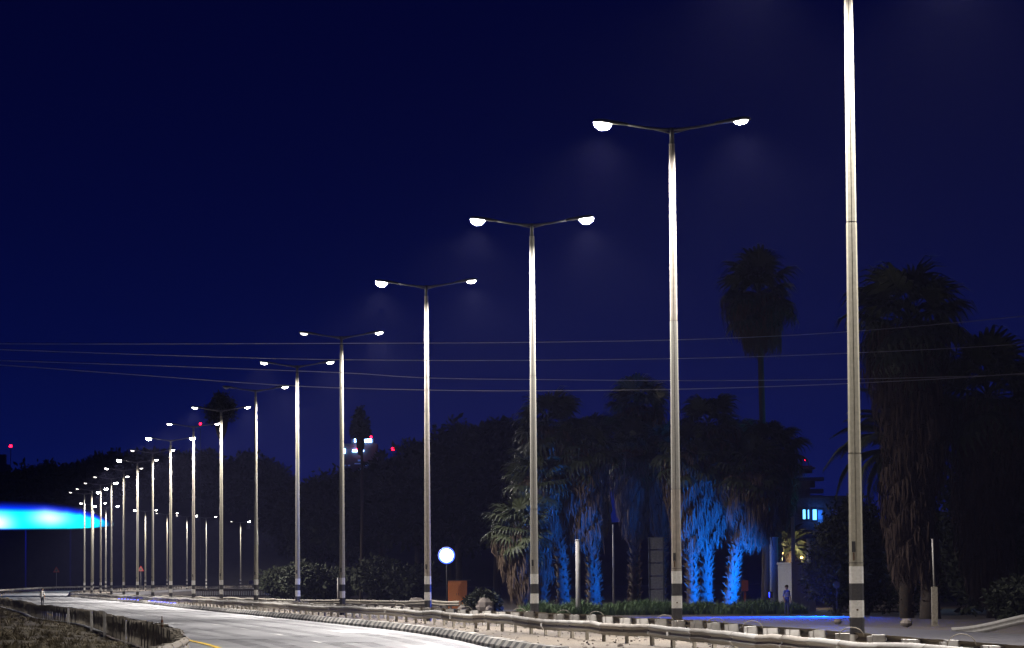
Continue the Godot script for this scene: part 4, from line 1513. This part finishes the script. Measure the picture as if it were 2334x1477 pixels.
	obj("housing", st, M.dark_metal, t)
	st = stnew()
	box(st, Vector3(0, .5, -.01), Vector3(.3, .24, .02))
	obj("lamp_glass", st, M.blue_small, t)
	spot(Vector3(-.05, .55, -.12), Vector3(-.55, .62, -.6), Color(.02, .40, 1), 110.0, 52, 1.0, .15, t)
	t = thing("floodlight", V(19.2, 0, 222.3), "small low added blue floodlight beside the dark bush, lighting the ground", "light")  # another unseen lamp, added for the blue pool on the ground
	st = stnew()
	box(st, Vector3(0, .85, 0), Vector3(.07, 1.7, .07))
	box(st, Vector3(.08, 1.8, 0), Vector3(.16, .3, .4))
	box(st, Vector3(-.03, 1.8, .22), Vector3(.38, .36, .03))
	obj("housing", st, M.dark_metal, t)
	st = stnew()
	box(st, Vector3(-.01, 1.8, 0), Vector3(.02, .25, .34))
	obj("lamp_glass", st, M.blue_small, t)
	spot(Vector3(-.1, 1.8, 0), Vector3(-.8, -.1, .8), Color(.03, .3, 1), 2300.0, 70, .8, .2, t)
	# added little blue lights imitating stray specks of blue light along the kerb
	for i in 16:
		var d := 345.0 + 7.0 * i if i < 9 else 425.0 + 7.0 * (i - 9)
		t = thing("added_blue_light", V(xs(KERB, d) + .35, .11, d), "tiny added blue light on the kerb, %s from the right in the %s cluster" % [["first", "second", "third", "fourth", "fifth", "sixth", "seventh", "eighth", "ninth"][i if i < 9 else i - 9], "right" if i < 9 else "left"], "added light", "added blue lights along the kerb")
		st = stnew()
		box(st, Vector3(0, .06, 0), Vector3(.1, .12, .1))
		obj("housing", st, M.dark_metal, t)
		st = stnew()
		box(st, Vector3(0, .18, 0), Vector3(.16, .12, .16))
		obj("lamp_glass", st, M.blue_small, t)
		omni(Vector3(0, .18, .2), Color(.02, .12, 1), .5, .05, t)
	# bottle on the end of the left guardrail
	t = thing("bottle", V(-10.85, .79, 115.3), "brown glass bottle standing on the left guardrail's end", "bottle")
	st = stnew(true)
	lathe(st, [[0, .036, .036], [.01, .04, .04], [.17, .04, .04], [.23, .016, .016], [.3, .014, .014], [.31, .017, .017], [.325, .017, .017]], 14)
	obj("glass", st, M.brown_glass, t)
	st = stnew(true)
	lathe(st, [[.05, .0415, .0415], [.13, .0415, .0415]], 14, 0, Vector3.ZERO, false)
	obj("paper_label", st, M.steel_old, t)
	# stakes along the left guardrail
	k = 0
	for q in [[203, .95], [168, 1.0], [149, 1.05], [131, .9]]:
		var x := xs(LRAIL, q[0]) - .55
		t = thing("stake", V(x, -.05, q[0]), ["pale stake standing in the grass, farthest along the left guardrail", "pale stake in the grass, second farthest along the left guardrail", "wooden stake in the grass beside the middle of the left guardrail", "thin stake in the grass nearest the guardrail's bent end"][k], "stake", "stakes beside the left guardrail")
		st = stnew()
		box(st, Vector3(0, q[1] / 2, 0), Vector3(.11 if k < 3 else .04, q[1], .06), Basis(Vector3.BACK, rnd(-.03, .03)))
		obj("shaft", st, M.steel, t)
		k += 1


# ------------------------------------------------------------------ people
func field_mesh(bones: Array, cell: float, blend: float) -> ArrayMesh:
	# bones: [a, b, ra, rb, colour]; surface nets over the smooth union of tapered capsules
	var lo := Vector3(1e9, 1e9, 1e9)
	var hi := -lo
	for b in bones:
		var r: float = maxf(b[2], b[3]) + blend + cell * 2
		lo = lo.min(b[0] - Vector3.ONE * r).min(b[1] - Vector3.ONE * r)
		hi = hi.max(b[0] + Vector3.ONE * r).max(b[1] + Vector3.ONE * r)
	var n := Vector3i(((hi - lo) / cell).ceil())
	var F := PackedFloat32Array()
	F.resize(n.x * n.y * n.z)
	F.fill(1.0)
	var sx := 1
	var sy := n.x
	var sz := n.x * n.y
	for b in bones:
		var A: Vector3 = b[0]
		var B: Vector3 = b[1]
		var r: float = maxf(b[2], b[3]) + blend + cell * 2
		var l := Vector3i((A.min(B) - Vector3.ONE * r - lo) / cell).clamp(Vector3i.ZERO, n - Vector3i.ONE)
		var u := Vector3i((A.max(B) + Vector3.ONE * r - lo) / cell).clamp(Vector3i.ZERO, n - Vector3i.ONE)
		var ab := B - A
		var q := maxf(ab.length_squared(), 1e-9)
		for z in range(l.z, u.z + 1):
			for y in range(l.y, u.y + 1):
				for x in range(l.x, u.x + 1):
					var p := lo + Vector3(x, y, z) * cell
					var t := clampf((p - A).dot(ab) / q, 0, 1)
					var d: float = (p - A - ab * t).length() - lerpf(b[2], b[3], t)
					var i := x + y * sy + z * sz
					var e := F[i]
					var h := maxf(blend - absf(d - e), 0.0) / blend
					F[i] = minf(d, e) - h * h * blend * .25
	var at := {}
	var verts := []
	var st := SurfaceTool.new()
	st.begin(Mesh.PRIMITIVE_TRIANGLES)
	st.set_smooth_group(0)
	var corner := []
	for k in 8:
		corner.append(Vector3i(k & 1, (k >> 1) & 1, (k >> 2) & 1))
	for z in n.z - 1:
		for y in n.y - 1:
			for x in n.x - 1:
				var v := []
				var neg := 0
				for c in corner:
					var f := F[x + c.x + (y + c.y) * sy + (z + c.z) * sz]
					v.append(f)
					if f < 0:
						neg += 1
				if neg == 0 or neg == 8:
					continue
				var s := Vector3.ZERO
				var m := 0
				for e in [[0, 1], [2, 3], [4, 5], [6, 7], [0, 2], [1, 3], [4, 6], [5, 7], [0, 4], [1, 5], [2, 6], [3, 7]]:
					var fa: float = v[e[0]]
					var fb: float = v[e[1]]
					if (fa < 0) != (fb < 0):
						s += Vector3(corner[e[0]]).lerp(Vector3(corner[e[1]]), fa / (fa - fb))
						m += 1
				at[x + y * sy + z * sz] = verts.size()
				verts.append(lo + (Vector3(x, y, z) + s / m) * cell)
	var col := []
	for p in verts:
		var best := 1e9
		var c := Color.WHITE
		for b in bones:
			var ab: Vector3 = b[1] - b[0]
			var t := clampf((p - b[0]).dot(ab) / maxf(ab.length_squared(), 1e-9), 0, 1)
			var d: float = (p - b[0] - ab * t).length() - lerpf(b[2], b[3], t)
			if d < best:
				best = d
				c = b[4]
		col.append(c)
	var step := [sx, sy, sz]
	for i in at.keys():
		for a in 3:
			var s1: int = step[(a + 1) % 3]
			var s2: int = step[(a + 2) % 3]
			if (F[i] < 0) == (F[i + step[a]] < 0):
				continue
			if not (at.has(i - s1) and at.has(i - s2) and at.has(i - s1 - s2)):
				continue
			var q := [at[i], at[i - s1], at[i - s1 - s2], at[i - s2]]
			if F[i] < 0:
				q.reverse()
			for k in [0, 1, 2, 0, 2, 3]:
				st.set_color(col[q[k]])
				st.add_vertex(verts[q[k]])
	st.generate_normals()
	return st.commit()

func person(at: Vector3, turn: float, label: String, shirt: Color, trousers: Color, hair: Color, stripes: bool) -> void:
	var t := thing("person", at, label, "person", "", turn)
	var skin := Color(.34, .2, .13)
	var shoe := Color(.03, .03, .03)
	var B := []
	B.append([Vector3(0, .98, 0), Vector3(0, 1.12, .01), .14, .13, shirt])
	B.append([Vector3(0, 1.12, .01), Vector3(0, 1.36, -.01), .135, .15, shirt])
	B.append([Vector3(-.13, 1.4, -.01), Vector3(.13, 1.4, -.01), .085, .085, shirt])
	B.append([Vector3(0, 1.44, -.01), Vector3(0, 1.55, .01), .055, .052, skin])
	for s in [-1.0, 1.0]:
		B.append([Vector3(.09 * s, .93, 0), Vector3(.1 * s, .5, .02), .092, .06, trousers])
		B.append([Vector3(.1 * s, .5, .02), Vector3(.11 * s, .1, -.02 + .03 * s), .06, .042, trousers])
		B.append([Vector3(.11 * s, .05, -.03 + .03 * s), Vector3(.125 * s, .035, .14 + .03 * s), .045, .034, shoe])
		B.append([Vector3(.19 * s, 1.4, -.01), Vector3(.25 * s, 1.13, -.02), .058, .045, shirt])
		B.append([Vector3(.25 * s, 1.13, -.02), Vector3(.25 * s, .9, .06), .042, .03, skin])
	put("body", field_mesh(B, .02, .05), M.person, t)
	# head with face
	var H := [[Vector3(0, 1.62, .0), Vector3(0, 1.68, -.01), .088, .094, skin], [Vector3(0, 1.56, .045), Vector3(0, 1.6, .03), .045, .06, skin], [Vector3(0, 1.635, .085), Vector3(0, 1.605, .105), .01, .015, skin], [Vector3(-.09, 1.63, 0), Vector3(-.095, 1.6, 0), .018, .014, skin], [Vector3(.09, 1.63, 0), Vector3(.095, 1.6, 0), .018, .014, skin], [Vector3(0, 1.53, 0), Vector3(0, 1.56, 0), .052, .055, skin], [Vector3(-.02, 1.565, .088), Vector3(.02, 1.565, .088), .008, .008, Color(.3, .1, .08)], [Vector3(-.035, 1.64, .082), Vector3(-.03, 1.64, .084), .01, .01, Color(.05, .04, .04)], [Vector3(.03, 1.64, .084), Vector3(.035, 1.64, .082), .01, .01, Color(.05, .04, .04)]]
	put("head", field_mesh(H, .009, .02), M.person, t)
	var hairs := [[Vector3(0, 1.7, -.03), Vector3(0, 1.72, .01), .1, .092, hair], [Vector3(0, 1.64, -.05), Vector3(0, 1.7, -.04), .075, .09, hair]]
	put("hair", field_mesh(hairs, .014, .03), M.person, t)
	for s in [-1.0, 1.0]:
		var w := Vector3(.25 * s, .9, .06)
		var G := [[w, w + Vector3(0, -.03, .012), .028, .03, skin], [w + Vector3(0, -.03, .0), w + Vector3(0, -.1, .0), .02, .018, skin], [w + Vector3(0, -.03, .03), w + Vector3(0, -.1, .04), .02, .018, skin]]
		for k in 4:
			var p := w + Vector3(0, -.1, -.012 + .02 * k)
			var L: float = [.055, .068, .074, .064][k]
			G.append([p, p + Vector3(-.006 * s, -L * .55, .002), .0095, .009, skin])
			G.append([p + Vector3(-.006 * s, -L * .55, .002), p + Vector3(-.022 * s, -L, .004), .009, .008, skin])
		G.append([w + Vector3(0, -.035, .045), w + Vector3(-.012 * s, -.075, .07), .012, .0105, skin])
		G.append([w + Vector3(-.012 * s, -.075, .07), w + Vector3(-.02 * s, -.105, .072), .0105, .009, skin])
		put("hand", field_mesh(G, .006, .008), M.person, t)
	if stripes:
		for k in 4:
			var st := stnew(true)
			lathe(st, [[0, .158, .158], [.03, .16, .16]], 20, 0, Vector3(0, 1.1 + .075 * k, 0), false)
			obj("shirt_stripe", st, M.white_paint, t)

func build_people() -> void:
	person(V(16.5, 0, 226), .6, "person in a striped top standing before the white cabin", Color(.12, .16, .5), Color(.05, .06, .14), Color(.03, .02, .015), true)
	person(V(-46.9, 0, 372), 2.6, "person in a pale top and dark trousers by the left guardrail", Color(.55, .53, .5), Color(.03, .03, .035), Color(.04, .03, .02), false)
